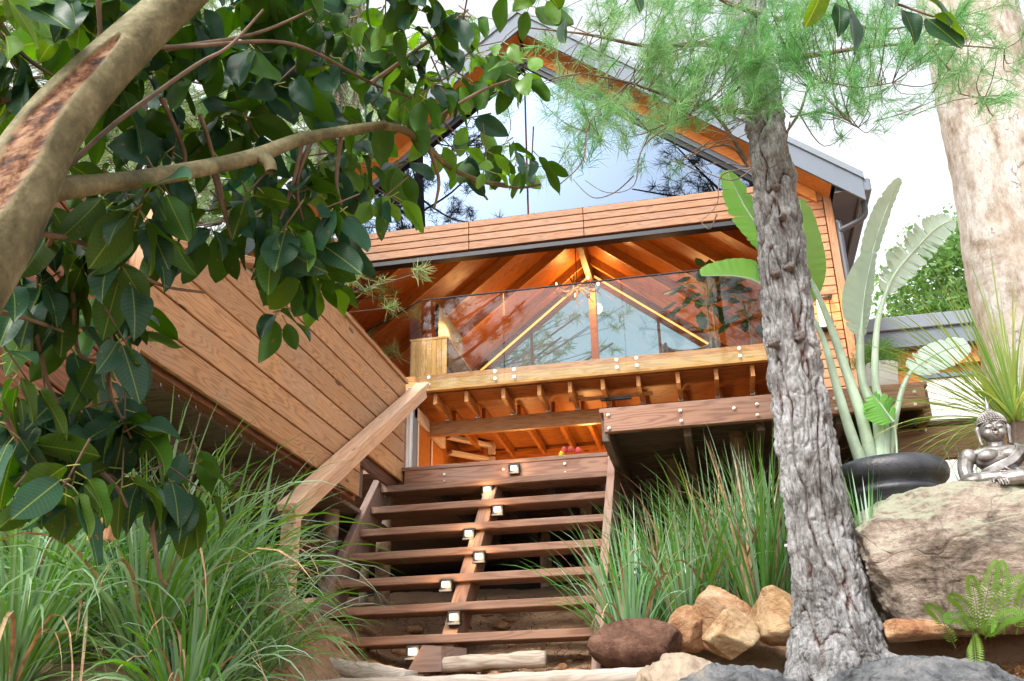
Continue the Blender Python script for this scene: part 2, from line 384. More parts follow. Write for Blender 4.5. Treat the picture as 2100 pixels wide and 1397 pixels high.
R_SAND2=mat_rock('sandstone_yellow',[(.13,.065,.03),(.33,.20,.10),(.46,.33,.19),(.54,.44,.30)],5,1.0,bd=.03)
R_BROWN=mat_rock('rock_brown',[(.04,.02,.014),(.15,.075,.05),(.27,.16,.11)],6,1.0,bd=.03)
R_BIG=mat_rock('boulder_stone',[(.09,.075,.058),(.28,.225,.18),(.43,.365,.30),(.53,.475,.39)],2.4,1.0,moss=(.33,.35,.25),band=.28,bd=.05)
R_SMOOTH=mat_rock('boulder_pale',[(.14,.09,.06),(.30,.20,.13),(.42,.31,.21)],4,.9,bd=.02)
R_GREY=mat_rock('rockwork_grey',[(.02,.02,.022),(.08,.085,.09),(.16,.165,.172),(.26,.235,.195)],4,1.0,bd=.03)
R_GREYB=mat_rock('rockwork_buff',[(.16,.12,.09),(.34,.27,.20),(.46,.38,.29)],3,.8,bd=.02)
# garden rocks right of the stairs
rk=lambda n,p,Y,s,seed,mat,lab,**k: rock(n,at(*p,Y=Y),s,seed,mat,lab,**k)
rk('rock',(1305,1322),4.78,(.23,.16,.12),11,R_BROWN,'long low dark brown rock at the foot of the right stair stringer',sharp=.75,amp=.03,cuts=5,fr=1.3)
rk('rock',(1415,1290),4.86,(.105,.10,.11),12,R_SAND,'small reddish rock wedged between the long brown rock and the orange rocks')
rk('rock',(1492,1265),4.85,(.20,.15,.175),13,R_SAND,'tallest pointed orange sandstone rock in front of the grass',sharp=.45,cuts=14,amp=.04,crease=.02)
rk('rock',(1502,1312),4.62,(.15,.12,.135),21,R_SAND2,'pale yellow angular rock leaning in front of the tallest orange rock',sharp=.45,cuts=14,amp=.04,crease=.02)
rk('rock',(1598,1262),4.72,(.155,.14,.135),15,R_SAND2,'rounded ochre rock touching the left side of the pine trunk',sharp=.5,cuts=14,amp=.04,crease=.02)
rk('rock',(1875,1292),4.25,(.165,.10,.055),16,R_SAND,'flat orange slab of rock below the big boulder',sharp=.5,cuts=12,amp=.04,crease=.02)
rk('boulder',(1975,1146),4.66,(.455,.30,.315),31,R_BIG,'broad flat topped brown sandstone boulder carrying the silver statue',cat='boulder',cuts=4,sharp=.9,sub=7,amp=.05,fr=2.6,boxy=5,crease=.012,planes=[(-.75,-.25,.75,1.06),(-.55,-.9,.1,1.0),(.1,-1,.35,.95),(0,0,1,.93),(.6,-.9,.15,1.02),(-.2,-1,-.35,.90),(-1,-.1,-.25,.92),(-.35,-.75,.7,1.02)])
rk('rock_ledge',(1500,1485),4.32,(.36,.22,.22),41,R_GREY,'blue grey sculpted rock ledge left of the pine trunk foot',cat='rock',cuts=5,sharp=.75,sub=6,amp=.10,fr=3.2,crease=.04)
rk('rock_ledge',(1400,1425),4.42,(.20,.16,.16),42,R_GREYB,'buff rounded lump of rock ledge below the long brown rock',cat='rock',cuts=5,sharp=.75,amp=.09,fr=3,crease=.05)
rk('rock_ledge',(1890,1462),4.18,(.42,.24,.20),43,R_GREY,'grey rock ledge end at the bottom right under the pine roots',cat='rock',cuts=5,sharp=.75,sub=6,amp=.10,fr=3.2,crease=.04)
rk('boulder',(560,1300),4.42,(.14,.14,.20),44,R_SMOOTH,'upright pale orange boulder behind the grass at the handrail post',cat='boulder',sharp=.7,amp=.04)
# small stones under the stairs
for i in range(46):
    r_=random.Random(i+5); x=r_.uniform(-2.1,-.7); y=r_.choice([r_.uniform(4.95,5.3),r_.uniform(5.3,6.3)]); s=r_.uniform(.02,.055)
    v,f=rock_np((s*1.2,s,s*.7),i,sub=3,amp=.06)
    if i==0: SM=MB()
    SM.add(v+np.array([x,y,gz(x,y)+s*.25]),f)
o=SM.build('small_stones',R_SAND,None); o['kind']='stuff'
# pale weathered sleepers at the stair foot
def log(p0,p1,w,h,lab,seed):
    p0=Vector(p0);p1=Vector(p1); n=40; V=[];F=[]; x=(p1-p0).normalized(); y=Vector((-x.y,x.x,0)).normalized(); z=x.cross(y); q=14
    for i in range(n+1):
        c=p0.lerp(p1,i/n)
        for j in range(q):
            a=2*PI*j/q; ca,sa=math.cos(a),math.sin(a)
            rr=1/max(abs(ca)**6+abs(sa)**6,1e-6)**(1/6)
            pt=c+y*(ca*rr*h/2)+z*(sa*rr*w/2)
            pt+=(y*ca+z*sa)*(.012*noise.noise(pt*7+Vector((seed,0,0)))+.006*noise.noise(pt*22)); V.append(pt)
    for i in range(n):
        for j in range(q): F.append([i*q+j,i*q+(j+1)%q,(i+1)*q+(j+1)%q,(i+1)*q+j])
    F.append(list(range(q))[::-1]); F.append([n*q+j for j in range(q)])
    v=np.array([tuple(p) for p in V]); c=v.mean(0)
    o=obj('log_sleeper',mesh_np('log_sleeper',v-c,F,W_SLEEP,True),None,c)
    return tag(o,lab,'sleeper','weathered sleepers at the foot of the stairs')
log(at(657,1362,Y=4.95),at(842,1392,Y=4.78),.085,.12,'short pale weathered sleeper left of the centre stair foot',1)
log(at(905,1364,Y=4.98),at(1120,1352,Y=5.02),.075,.10,'short pale weathered sleeper behind the right half of the lowest tread',2)
log(at(470,1420,Y=4.62),at(1330,1388,Y=4.58),.075,.16,'long pale sleeper running along the bottom edge in front of the stairs',3)

# ================================================================ STAIRS
st=thing('staircase','dark red brown open timber staircase rising to the deck','staircase',(-1.42,5.0,1.85))
NT=7
TR=[(6.17-(6.17-5.1)*i/6, 3.19-(3.19-2.08)*i/6) for i in range(NT)]
def xl(i): return -2.19-.01*i/6
for i,(y,z) in enumerate(TR):
    o=board('tread',(-2.20,y+.10,z-.0225),(-.645,y+.10,z-.0225),.045,.20,W_STAIR,st,c=.004)
dy,dz=(6.17-5.1),(3.19-2.08); L=math.hypot(dy,dz); sy,sz=dy/L,dz/L; ny,nz=-sz,sy   # normal towards viewer and up
def onslope(t,off,x):  # t metres from the lowest nose, off along normal
    return Vector((x,5.1+sy*t+ny*off,2.08+sz*t+nz*off))
board('stringer',onslope(-.50,-.085,-.615),onslope(L+.26,-.085,-.615),.24,.05,W_STRG,st,up=(0,ny,nz))
board('stringer',onslope(-.30,-.085,-2.225),onslope(L+.03,-.085,-2.225),.24,.05,W_STRG,st,up=(0,ny,nz))
board('centre_stringer',onslope(-.40,-.135,-1.435),onslope(L+.1,-.135,-1.435),.15,.085,W_STAIR,st,up=(0,ny,nz))
# angled foot block of the centre stringer
q=[at(833,1380,Y=4.93),at(905,1377,Y=4.93),at(905,1325,Y=4.93),at(866,1323,Y=4.93)]
V=[tuple(p) for p in q]+[tuple(p+Vector((.09,.16,0))) for p in q]
centred('foot_block',V,[[3,2,1,0],[4,5,6,7],[0,1,5,4],[1,2,6,5],[2,3,7,6],[3,0,4,7]],W_STRG,st)
# handrail and its post
rail=board('handrail',(-2.05,4.40,2.635),(-2.05,6.62,4.075),.038,.105,W_RAIL,st,up=(0,-.5,.85))
board('handrail_web',(-2.05,4.46,2.60),(-2.05,6.64,4.015),.075,.045,W_RAIL,st,up=(0,-.5,.85))
board('handrail_post',(-2.09,4.55,1.7),(-2.09,4.55,2.66),.085,.07,W_RAIL,st,up=(0,1,0))
# step lights
LAB=['on the landing face board, topmost of the step lights','hung under the landing edge, second from the top','below the second tread, right of the centre stringer','left of the centre stringer below the third tread','right of the centre stringer below the fourth tread','left of the centre stringer below the fifth tread','right of the centre stringer below the sixth tread','beside the angled foot of the centre stringer, lowest step light']
for i,((px,py),Y) in enumerate([((1054,961),6.345),((999,1005),6.17),((1020,1046),5.98),((961,1095),5.80),((982,1142),5.62),((914,1200),5.42),((930,1267),5.20),((846,1338),4.98)]):
    p=at(px,py,Y=Y); 
    t=thing('step_light','small square black step light '+LAB[i],'step light',(p.x,p.y,p.z-.035),'step lights on the staircase')
    block('housing',p.x-.038,p.x+.038,Y,Y+.045,p.z-.036,p.z+.036,M_BLACK,t,c=.006)
    block('lens',p.x-.022,p.x+.020,Y-.004,Y+.006,p.z-.013,p.z+.020,E_STEP,t,c=.002)
    block('bezel',p.x-.038,p.x+.038,Y-.010,Y-.002,p.z-.038,p.z-.026,M_DGREY,t,c=.002)
    lamp('lamp_glow',(p.x,Y-.05,p.z+.005),.30,(1,.62,.30),.02,t)

# ================================================================ DECK
dk=thing('deck','red brown timber deck with bolted face boards at the top of the stairs','deck',(-.4,5.5,3.2))
# landing
board('face_board',(-2.10,6.40,3.265),(-.645,6.40,3.265),.155,.045,W_DECK,dk)
for i in range(14):
    y=6.44+i*.145
    board('deck_board',(-3.4,y,3.355),(-.66,y,3.355),.028,.138,W_DECK,dk,up=(0,0,1))
for i in range(22):
    y=5.53+i*.145
    board('deck_board',(-.60,y,3.355),(1.24,y,3.355),.028,.138,W_OLD if i>0 else W_DECK,dk)
board('face_board',(-.575,5.48,3.283),(1.22,5.48,3.283),.125,.045,W_DECK,dk)
board('side_board',(-.575,5.53,3.26),(-.575,8.5,3.26),.15,.045,W_OLD,dk)
board('side_board',(1.225,5.52,3.26),(1.225,9,3.26),.16,.045,W_DECK,dk)
for x in (-.1,.32,.76,1.0): board('joist',(x,5.55,3.25),(x,9.5,3.25),.13,.045,W_OLD,dk)
for x in (-1.9,-1.5,-1.1,-.75): board('joist',(x,6.45,3.24),(x,10.5,3.24),.13,.045,W_OLD,dk)
block('under_boards',-6.2,1.24,8.42,15.5,3.33,3.37,W_OLD,dk)
# bolts
def bolt(p,r=.011,parent=None,mat=None,ax=(0,-1,0)):
    key=('bolt',round(r,4),(mat or M_BOLT).name)
    if key not in BOX:
        bm=bmesh.new(); bmesh.ops.create_cone(bm,cap_ends=True,segments=12,radius1=r,radius2=r,depth=.004)
        bmesh.ops.create_cone(bm,cap_ends=True,segments=6,radius1=r*.6,radius2=r*.55,depth=.008,matrix=Matrix.Translation((0,0,.006)))
        me=bpy.data.meshes.new('bolt'); bm.to_mesh(me); bm.free(); me.materials.append(mat or M_BOLT); BOX[key]=me
    return obj('bolt',BOX[key],parent,mw=Matrix.Translation(p)@Vector(ax).to_track_quat('Z','Y').to_matrix().to_4x4())
for px,py in [(1247,851),(1249,878),(1395,842),(1397,863),(1505,837),(1552,829),(1553,851),(1711,817),(1715,839),(1875,804),(1877,829)]:
    bolt(at(px,py,Y=5.45),.010,dk)
for px,py in [(911,973),(911,986),(1032,963),(1158,951),(1159,968)]: bolt(at(px,py,Y=6.372),.010 if py not in(986,968) else .005,dk)
# lower retaining beam on the right
rb=thing('timber_retaining_beam','long bolted red brown timber beam behind the black pot and the statue','beam',(1.6,5.8,3.0))
board('beam',(.98,5.80,3.10),(2.9,5.80,3.10),.19,.05,W_DECK,rb)
board('cap_board',(.98,5.83,3.215),(2.9,5.83,3.215),.028,.12,W_DARK,rb)
for px,py in [(1818,889),(1897,882),(1820,912)]: bolt(at(px,py,Y=5.77),.010,rb)
# support posts
def post(px,py0,Y,py1,r,lab):
    a=at(px,py0,Y=Y); z0=gz(a.x,a.y)-.1
    v,f=tube_np([(a.x,a.y,z0+(a.z-z0)*i/6) for i in range(7)],[r*(1.05-.02*i) for i in range(7)],16,.05,5,px)
    o=centred('timber_post',v,f,W_POST,None,True,base=True); tag(o,lab,'post','round poles under the decks')
post(683,985,5.75,1200,.055,'round pole under the end of the clad balustrade left of the stairs')
post(789,1050,6.7,1310,.055,'round pole seen behind the left part of the treads')
post(752,1060,7.1,1290,.035,'thin dark pole just left of the pole behind the treads')
post(1115,1010,8.2,1250,.05,'dark pole deep behind the right half of the treads')
post(1200,1010,6.9,1260,.045,'round pole behind the treads near the right stringer')
post(1511,870,6.1,1170,.062,'thick round pole under the right deck behind the grass')
post(1375,900,6.6,1200,.045,'round pole under the right deck left of the thick pole')
# dark concrete footings/back wall under the decks
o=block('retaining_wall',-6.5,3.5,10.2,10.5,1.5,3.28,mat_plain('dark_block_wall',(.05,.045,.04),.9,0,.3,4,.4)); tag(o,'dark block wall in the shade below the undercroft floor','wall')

# ================================================================ CLAD BALUSTRADE (left)
bl=thing('clad_balustrade','balustrade clad in long orange brown boards running out from the stairs to the left','balustrade',(-2.12,5,2.97))
nb=7; bh=(4.02-2.965)/nb
for i in range(nb):
    z=2.965+bh*(i+.5); y1=5.56 if i<2 else 6.42; y0=3.02 if i<3 else 3.02+(z-3.40)*2.6
    board('cladding_board',(-2.13,y0,z),(-2.13,y1,z),bh-.010,.022,W_CLAD,bl,c=.003)
board('batten_panel',(-2.155,3.02,3.29),(-2.155,6.40,3.29),.20,.02,W_DARK,bl,c=0)
board('batten_panel',(-2.155,4.56,3.70),(-2.155,6.40,3.70),.62,.02,W_DARK,bl,c=0)
board('batten_panel',(-2.155,3.02,3.08),(-2.155,5.54,3.08),.22,.02,W_DARK,bl,c=0)
board('sloping_cap',(-2.14,2.98,3.40),(-2.14,4.62,4.035),.035,.09,W_CLAD,bl)
board('top_cap',(-2.15,4.60,4.035),(-2.15,6.44,4.035),.03,.09,W_CLAD,bl)
board('bottom_bearer',(-2.185,3.02,2.975),(-2.185,5.6,2.975),.05,.05,W_CLADD,bl)
for y in (4.7,5.1,5.7,6.3): board('baluster_post',(-2.20,y,3.0),(-2.20,y,4.0),.07,.07,W_OLD,bl,up=(0,1,0))
board('trim_board',(-2.10,6.46,3.38),(-2.10,6.46,4.0),.03,.03,M_WHITE,bl,up=(0,1,0))
mbn=MB(); rn_=random.Random(8)
for i in range(nb):
    z=2.965+bh*(i+.5); y=3.2+.0
    while y<(5.5 if i<2 else 6.4):
        if i<3 or y>3.05+(z-3.40)*2.6:
            for dz in (-.035,.035):
                yy=y+rn_.uniform(-.012,.012); zz=z+dz+rn_.uniform(-.006,.006); c=np.array([-2.1182,yy,zz])
                V=[c]+[c+np.array([-.0005,.0042*math.cos(a),.0042*math.sin(a)]) for a in np.linspace(0,2*PI,7)[:-1]]
                mbn.add(V,[(0,1+j,1+(j+1)%6) for j in range(6)])
        y+=.55
o=mbn.build('nail_heads',mat_plain('nail_rust',(.10,.07,.055),.6,.3,.2,20,0),bl,False); o['kind']='stuff'
# its raised walkway
wk=thing('side_walkway','timber walkway floor behind the clad balustrade with boarded underside','deck',(-3,5,2.95))
for i in range(24):
    y=3.1+i*.148
    board('deck_board',(-4.6,y,2.955),(-2.23,y,2.955),.028,.14,W_OLD,wk)
for x in (-2.5,-3.0,-3.5,-4.1): board('joist',(x,3.1,2.87),(x,6.5,2.87),.13,.045,W_OLD,wk)
board('joist',(-4.6,4.6,2.76),(-2.2,4.6,2.76),.10,.06,W_DARK,wk)
# second nearer screen
sc=thing('clad_screen','nearer dark red brown clad screen behind the fig leaves at the left edge','screen',(-2.0,2.3,2.4))
dv=Vector((.21,-.978,0)); o0=Vector((-2.16,3.0,0))
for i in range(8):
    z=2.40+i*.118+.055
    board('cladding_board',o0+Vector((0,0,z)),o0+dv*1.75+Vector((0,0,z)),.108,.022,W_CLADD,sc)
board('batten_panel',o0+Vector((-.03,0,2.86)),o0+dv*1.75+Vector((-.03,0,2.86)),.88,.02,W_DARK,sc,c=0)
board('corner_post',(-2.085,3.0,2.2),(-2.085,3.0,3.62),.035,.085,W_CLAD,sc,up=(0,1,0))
# rough plaster pier at far left
o=block('plaster_pier',-4.9,-3.98,5.0,5.4,1.6,3.4,mat_plain('rough_plaster',(.55,.54,.55),.95,0,.1,3,.9,bd=.01),c=.01); tag(o,'rough pale grey plaster pier at the far left behind the grass','pier')
board_=board('leaning_post',(-3.87,5.0,1.8),(-3.80,5.0,3.1),.09,.06,W_DARK,up=(0,1,0)); tag(board_,'dark timber post beside the plaster pier at far left','post')
# ================================================================ HOUSE
SL=.806; RX=-2.0
hs_=thing('timber_house','gabled timber house with mirror glass gable and open glowing orange interior','house',(RX,11,3.3))
def poly_prism(name,pts,y0,y1,mat,parent):
    n=len(pts); V=[(x,y0,z) for x,z in pts]+[(x,y1,z) for x,z in pts]
    F=[list(range(n)),[2*n-1-i for i in range(n)]]+[[i,i+n,(i+1)%n+n,(i+1)%n] for i in range(n)]
    v=np.array(V,float); c=v.mean(0); o=obj(name,mesh_np(name,v-c,F,mat),parent,c)
    bm=bmesh.new(); bm.from_mesh(o.data); bmesh.ops.recalc_face_normals(bm,faces=bm.faces); bm.to_mesh(o.data); bm.free(); return o
rf=None
EX=4.13
for s in (-1,1):
    def P(d,z): return (RX+s*d,z-SL*d)
    # roof deck
    rf=poly_prism('roof',[P(0,11.10),P(EX,11.10),P(EX,10.98),P(0,10.98)],10.62,18.7,M_GREY,hs_)
    poly_prism('barge_board',[P(0,11.06),P(EX,11.06),P(EX,10.76),P(0,10.76)],10.585,10.62,M_GREY,hs_)
    poly_prism('barge_cap',[P(0,11.15),P(EX+.02,11.15),P(EX+.02,11.06),P(0,11.06)],10.56,10.66,M_GREYL,hs_)
    poly_prism('soffit',[P(.02,10.80),P(EX-.35,10.80),P(EX-.35,10.76),P(.02,10.76)],10.625,11.02,W_SOFF,hs_)
    poly_prism('rafter_fascia',[P(.02,10.755),P(EX-.5,10.755),P(EX-.5,10.60),P(.02,10.60)],10.93,11.03,W_SOFF,hs_)
    # gable frame
    poly_prism('gable_frame',[P(0,10.60),P(3.25,10.60),P(3.25,10.52),P(0,10.52)],10.95,11.08,M_NAVY,hs_)
    poly_prism('gable_frame',[P(0,10.515),P(3.15,10.515),P(3.15,10.44),P(0,10.44)],10.97,11.06,M_BLACK,hs_)
    # glass panes of the gable
    poly_prism('gable_glass',[(RX+s*.012,10.44-SL*.012),(RX+s*2.96,8.05),(RX+s*.012,8.05)],11.0,11.015,G_BIG,hs_)
    # interior ceiling panels between rafters
    ys=[11.1,12.1,13.2,14.3,15.4,16.5,17.6,18.25]
    for a,b2 in zip(ys[:-1],ys[1:]):
        p0=(RX+s*.0,(a+b2)/2,10.90); p1=(RX+s*3.55,(a+b2)/2,10.90-SL*3.55)
        board('ceiling_panel',p0,p1,b2-a-.012,.02,W_INT,hs_,up=(0,1,0),c=.002)
    for y in ys[:-1]:
        y=y if y>11.2 else 11.2
        board('rafter',(RX+s*.08,y,10.78-SL*.08),(RX+s*3.5,y,10.78-SL*3.5),.17,.055,W_RAFT,hs_)
    block('interior_wall',min(RX+s*3.5,RX+s*3.56),max(RX+s*3.5,RX+s*3.56),11.15,18.2,5.9,8.05,W_INT,hs_)
    block('wall_plate',min(RX+s*3.38,RX+s*3.5),max(RX+s*3.38,RX+s*3.5),11.15,18.2,7.9,8.05,W_RAFT,hs_)
    # outer side wall
    block('side_wall',min(RX+s*3.75,RX+s*3.79),max(RX+s*3.75,RX+s*3.79),11.0,18.4,3.4,7.9,W_WALL,hs_)
    poly_prism('back_gable_frame',[P(.0,10.90),P(3.5,10.90),P(3.5,10.52),P(0,10.52)],18.20,18.215,W_DARK,hs_)
    # LED strip at the back gable
    board('led_strip',(RX+s*.06,18.12,10.66-SL*.06),(RX+s*2.9,18.12,10.66-SL*2.9),.035,.03,E_LED,hs_,c=0)
# ridge, purlins
board('ridge_beam',(RX,11.1,10.55),(RX,18.2,10.55),.34,.12,W_DARK,hs_)
block('led_strip',RX-.07,RX+.07,18.10,18.14,10.24,10.27,E_LED,hs_,c=0)
# facade: cladding boards right of the opening, lintel boards, opening frame
def clads(x0,x1,trim0,trim1):
    z=4.35;i=0
    while z<7.98:
        board('cladding_board',(x0,10.985,z+.055),(x1,10.985,z+.055),.106,.03,W_WALL,hs_,c=.004); z+=.116
    block('wall',x0,x1,11.01,11.06,3.4,8.0,W_DARK,hs_,c=0)
    board('corner_board',(trim0,10.965,4.35),(trim0,10.965,8.0),.09,.04,W_WALL,hs_,up=(1,0,0))
clads(.95,1.70,1.755,0); clads(-5.78,-4.95,-5.80,0)
gz_=[(7.60,.115),(7.72,.10),(7.825,.10),(7.93,.095)]
for z,h in gz_:
    xj=[-4.95,-2.80,-1.27,1.32]
    for a,b2 in zip(xj[:-1],xj[1:]):
        board('lintel_board',(a+.004,10.975,z+h/2),(b2-.004,10.975,z+h/2),h-.008,.045,W_LINT,hs_,c=.004)
block('lintel_core',-4.95,.95,11.0,11.12,7.58,8.02,W_DARK,hs_,c=0)
block('door_track',-4.9,.93,10.97,11.10,7.515,7.578,M_BLACK,hs_)
block('door_frame',.86,.95,10.96,11.10,5.9,7.51,M_NAVY,hs_)
block('door_frame',-4.94,-4.86,10.96,11.10,5.9,7.51,M_NAVY,hs_)
# triangular cladding piece right of the gable glass
poly_prism('wall',[(1.33,8.02),(1.72,8.02),(1.72,8.0),(1.33,7.99)],10.99,11.03,W_WALL,hs_)
# eave underside, gutter and downpipe
block('eave_soffit',1.80,2.12,10.63,18.6,7.60,7.62,M_DGREY,hs_)
block('gutter',2.10,2.22,10.60,18.6,7.56,7.74,M_GREY,hs_,c=.015)
poly_prism('eave_end',[(1.82,7.62),(2.12,7.62),(2.12,7.72),(1.82,7.94)],10.66,10.70,M_DGREY,hs_)
v,f=tube_np(smooth_path([(2.15,10.85,7.56),(2.15,10.85,7.42),(2.10,10.87,7.34),(1.95,10.92,7.29),(1.86,10.95,7.25),(1.84,10.97,7.1),(1.84,10.97,3.5)],5),[.035]*31,12,.0)
centred('downpipe',v,f,M_DGREY,hs_,True)
# floor and front beams
block('floor',-5.5,1.5,11.05,18.3,5.82,5.88,W_INT,hs_)
board('floor_edge_board',(-4.9,10.985,5.845),(.93,10.985,5.845),.085,.05,W_RAFT,hs_)
board('front_beam',(-4.9,10.96,5.73),(.93,10.96,5.73),.135,.075,W_BEAM,hs_)
# back gable: post, mullions, sill, glass
block('king_post',RX-.07,RX+.07,18.05,18.2,5.9,10.3,W_RAFT,hs_)
for x in (-3.3,-.7): block('mullion',x-.03,x+.03,18.12,18.18,5.9,10.6-SL*abs(x-RX),W_DARK,hs_)
block('transom',-5.5,1.5,18.14,18.2,8.05,8.12,W_DARK,hs_)
poly_prism('back_glass',[(RX,10.6),(RX+3.4,10.6-SL*3.4),(RX+3.4,5.9),(RX-3.4,5.9),(RX-3.4,10.6-SL*3.4)],18.22,18.23,G_BACK,hs_)
# undercroft
block('undercroft_ceiling',-6,1.7,11.05,15.5,5.66,5.69,W_INT,hs_)
block('undercroft_floor',-6,1.7,10.5,16,3.30,3.36,W_OLD,hs_)
board('header_beam',(-3.5,11.68,5.40),(.9,11.68,5.40),.19,.07,W_RAFT,hs_)
for i,x in enumerate([-3.25,-2.85,-2.38,-1.93,-1.55,-1.15,-.72,-.25,.2,.62]):
    board('joist',(x,11.02,5.58),(x,11.64,5.58),.14,.05,W_RAFT,hs_)
    board('joist',(x+.05,11.74,5.58),(x+.05,15.4,5.58),.14,.05,W_INT,hs_)
    block('joist_hanger',x-.03,x+.03,11.615,11.64,5.49,5.57,M_STEEL,hs_,c=.002)
board('rear_beam',(-3.5,13.6,5.52),(1.5,13.6,5.52),.15,.06,W_INT,hs_)
block('undercroft_wall',-6,1.7,15.5,15.6,3.3,5.68,W_INT,hs_)
block('undercroft_wall',1.62,1.7,11.1,15.5,3.3,5.68,W_INT,hs_)
block('undercroft_wall',-3.62,-3.56,11.3,15.5,3.3,5.68,W_INT,hs_)
block('wall',-5.78,-3.56,11.0,11.06,3.3,5.66,W_DARK,hs_)
# doors on the left wall of the undercroft
for j,(a,b2) in enumerate([(11.16,11.72),(11.76,12.35)]):
    dd=block('door',-3.555,-3.515,a,b2,3.4,5.34-.05*j,M_DOOR,hs_)
    block('door_edge',-3.512,-3.503,a,a+.025,3.4,5.34-.05*j,M_WHITE,dd,c=0)
block('door_surround',-3.56,-3.50,10.98,12.4,5.36,5.52,M_WPINK,hs_)
block('door_surround',-3.56,-3.50,10.92,11.10,3.4,5.52,M_GREYL,hs_)
# inside stair of the undercroft
isr=thing('inner_stair','pale stepped inner stair with orange risers under the house','staircase',(-3.1,13.2,3.4))
for j,z in enumerate([5.62,5.42,5.22,5.02,4.82]):
    board('tread',(-3.52,12.6+.1*j,z-.03),(-3.05,13.2+.05*j,z-.03),.05,.12,M_WPINK,isr)
    block('riser_end',-3.08,-2.98,13.15,13.2,z-.16,z-.0,M_WPINK,isr)
# wall lamp on the cladding
wl=thing('wall_lamp','rectangular glass wall lamp glowing on the cladding right of the pine trunk','lamp',(1.49,10.9,6.1))
block('lamp_cap',1.42,1.62,10.84,10.965,6.36,6.38,M_BLACK,wl); block('lamp_glass',1.44,1.50,10.86,10.95,6.0,6.355,E_BULB,wl,c=.004)
block('lamp_frame',1.57,1.585,10.86,10.88,5.98,6.36,M_BLACK,wl); block('lamp_base',1.42,1.60,10.84,10.965,5.96,5.98,M_BLACK,wl)
lamp('lamp_glow',(1.50,10.75,6.2),4,(1,.62,.28),.06,wl)
# LED bar and heater
lb=thing('led_bar_light','warm linear light hanging under the header beam','lamp',(-1.4,12.4,5.5))
board('light_tube',(-1.83,12.3,5.56),(-1.25,12.3,5.56),.022,.03,E_LEDY,lb,c=.002); board('light_housing',(-1.85,12.33,5.585),(-1.23,12.33,5.585),.02,.05,M_BLACK,lb)
lamp('lamp_glow',(-1.5,12.3,5.12),9,(1,.50,.16),.12,lb)
ht=thing('hanging_bar_fitting','slim black bar fitting hung on thin cables below the front joists','pendant',(-1.03,11.36,5.5))
board('bar_body',(-1.22,11.36,5.50),(-.84,11.36,5.50),.035,.05,M_BLACK,ht)
board('mount_plank',(-1.62,11.40,5.545),(-.58,11.40,5.545),.04,.045,W_RAFT,ht)
for x in (-1.2,-.86): board('cable',(x,11.36,4.9),(x,11.36,5.49),.004,.004,M_BLACK,ht,up=(0,1,0),c=0)
# ================================================================ GLASS RAILING
gr=thing('glass_railing','frameless glass railing with steel studs along the upper floor edge','railing',(-1.3,10.9,5.7))
xs_=[-3.42,-2.36,-.84,.50,.90]
xs_=[-3.42,-2.335,-.835,.61,.86]
for a,b2 in zip(xs_[:-1],xs_[1:]):
    block('glass_panel',a+.006,b2-.006,10.895,10.907,5.69,6.90,G_RAIL,gr,c=.0)
    for x in (a+.12,b2-.12):
        if b2-a<.4: continue
        for z in (5.83,5.735): bolt((x,10.893,z),.021,gr,M_STEEL)
board('top_rail',(-3.42,10.90,6.905),(.86,10.90,6.905),.014,.03,M_BLACK,gr)
board('top_rail',(-3.42,10.90,6.905),(-4.75,11.9,6.905),.014,.03,M_BLACK,gr)
board('glass_panel',(-3.43,10.91,6.33),(-4.72,11.88,6.33),1.13,.012,G_RAIL,gr,c=0)
# ================================================================ FURNITURE upstairs
cb=thing('timber_box_cabinet','pale yellow timber box cabinet behind the left railing','cabinet',(-3.45,11.7,5.9))
for i in range(7): board('board',(-3.72+i*.072,11.55,5.9),(-3.72+i*.072,11.55,6.62),.070,.02,W_CRATE,cb,up=(1,0,0))
block('cabinet_top',-3.77,-3.24,11.54,13.2,6.625,6.66,W_CRATE,cb); block('side_panel',-3.27,-3.24,11.58,13.2,6.25,6.62,W_DARK,cb)
hd=thing('black_fireplace_hood','tall glossy black slanted panel behind the timber box cabinet','panel',(-3.5,13,5.9))
c0=at(900,624,Y=12.7);c1=at(948,692,Y=13.9);c2=at(948,738,Y=13.9);c3=at(901,712,Y=12.7)
V=[tuple(c0),tuple(c1),(c1.x,c1.y,5.9),(c0.x,c0.y,5.9)]; V+= [(x-.05,y,z) for x,y,z in V]
centred('hood_panel',V,[[0,1,2,3],[7,6,5,4],[0,4,5,1],[1,5,6,2],[2,6,7,3],[3,7,4,0]],mat_plain('gloss_black',(.02,.022,.028),.5,0,.0,3,0),hd)
so=block('dark_cube_stool',-4.75,-4.2,12.5,13.1,5.9,6.5,M_DGREY,c=.01); tag(so,'dark grey cube stool left of the timber box cabinet','stool')
tb=thing('dark_dining_table','dark dining table beside the railing in the middle of the room','table',(-2.5,14,5.9))
block('table_top',-3.0,-1.9,14,15,6.62,6.68,W_DARK,tb)
for x in (-2.95,-1.95):
    for y in (14.05,14.95): block('leg',x-.04,x+.04,y-.04,y+.04,5.9,6.62,W_DARK,tb)
cu=thing('green_cushion','pale green cushion on the floor right of the timber box cabinet','cushion',(-2.95,12,5.9))
block('cushion_body',-3.15,-2.65,11.7,12.0,5.93,6.10,mat_plain('green_fabric',(.38,.48,.30),.9,0,.05,8,.2),cu,c=.03)
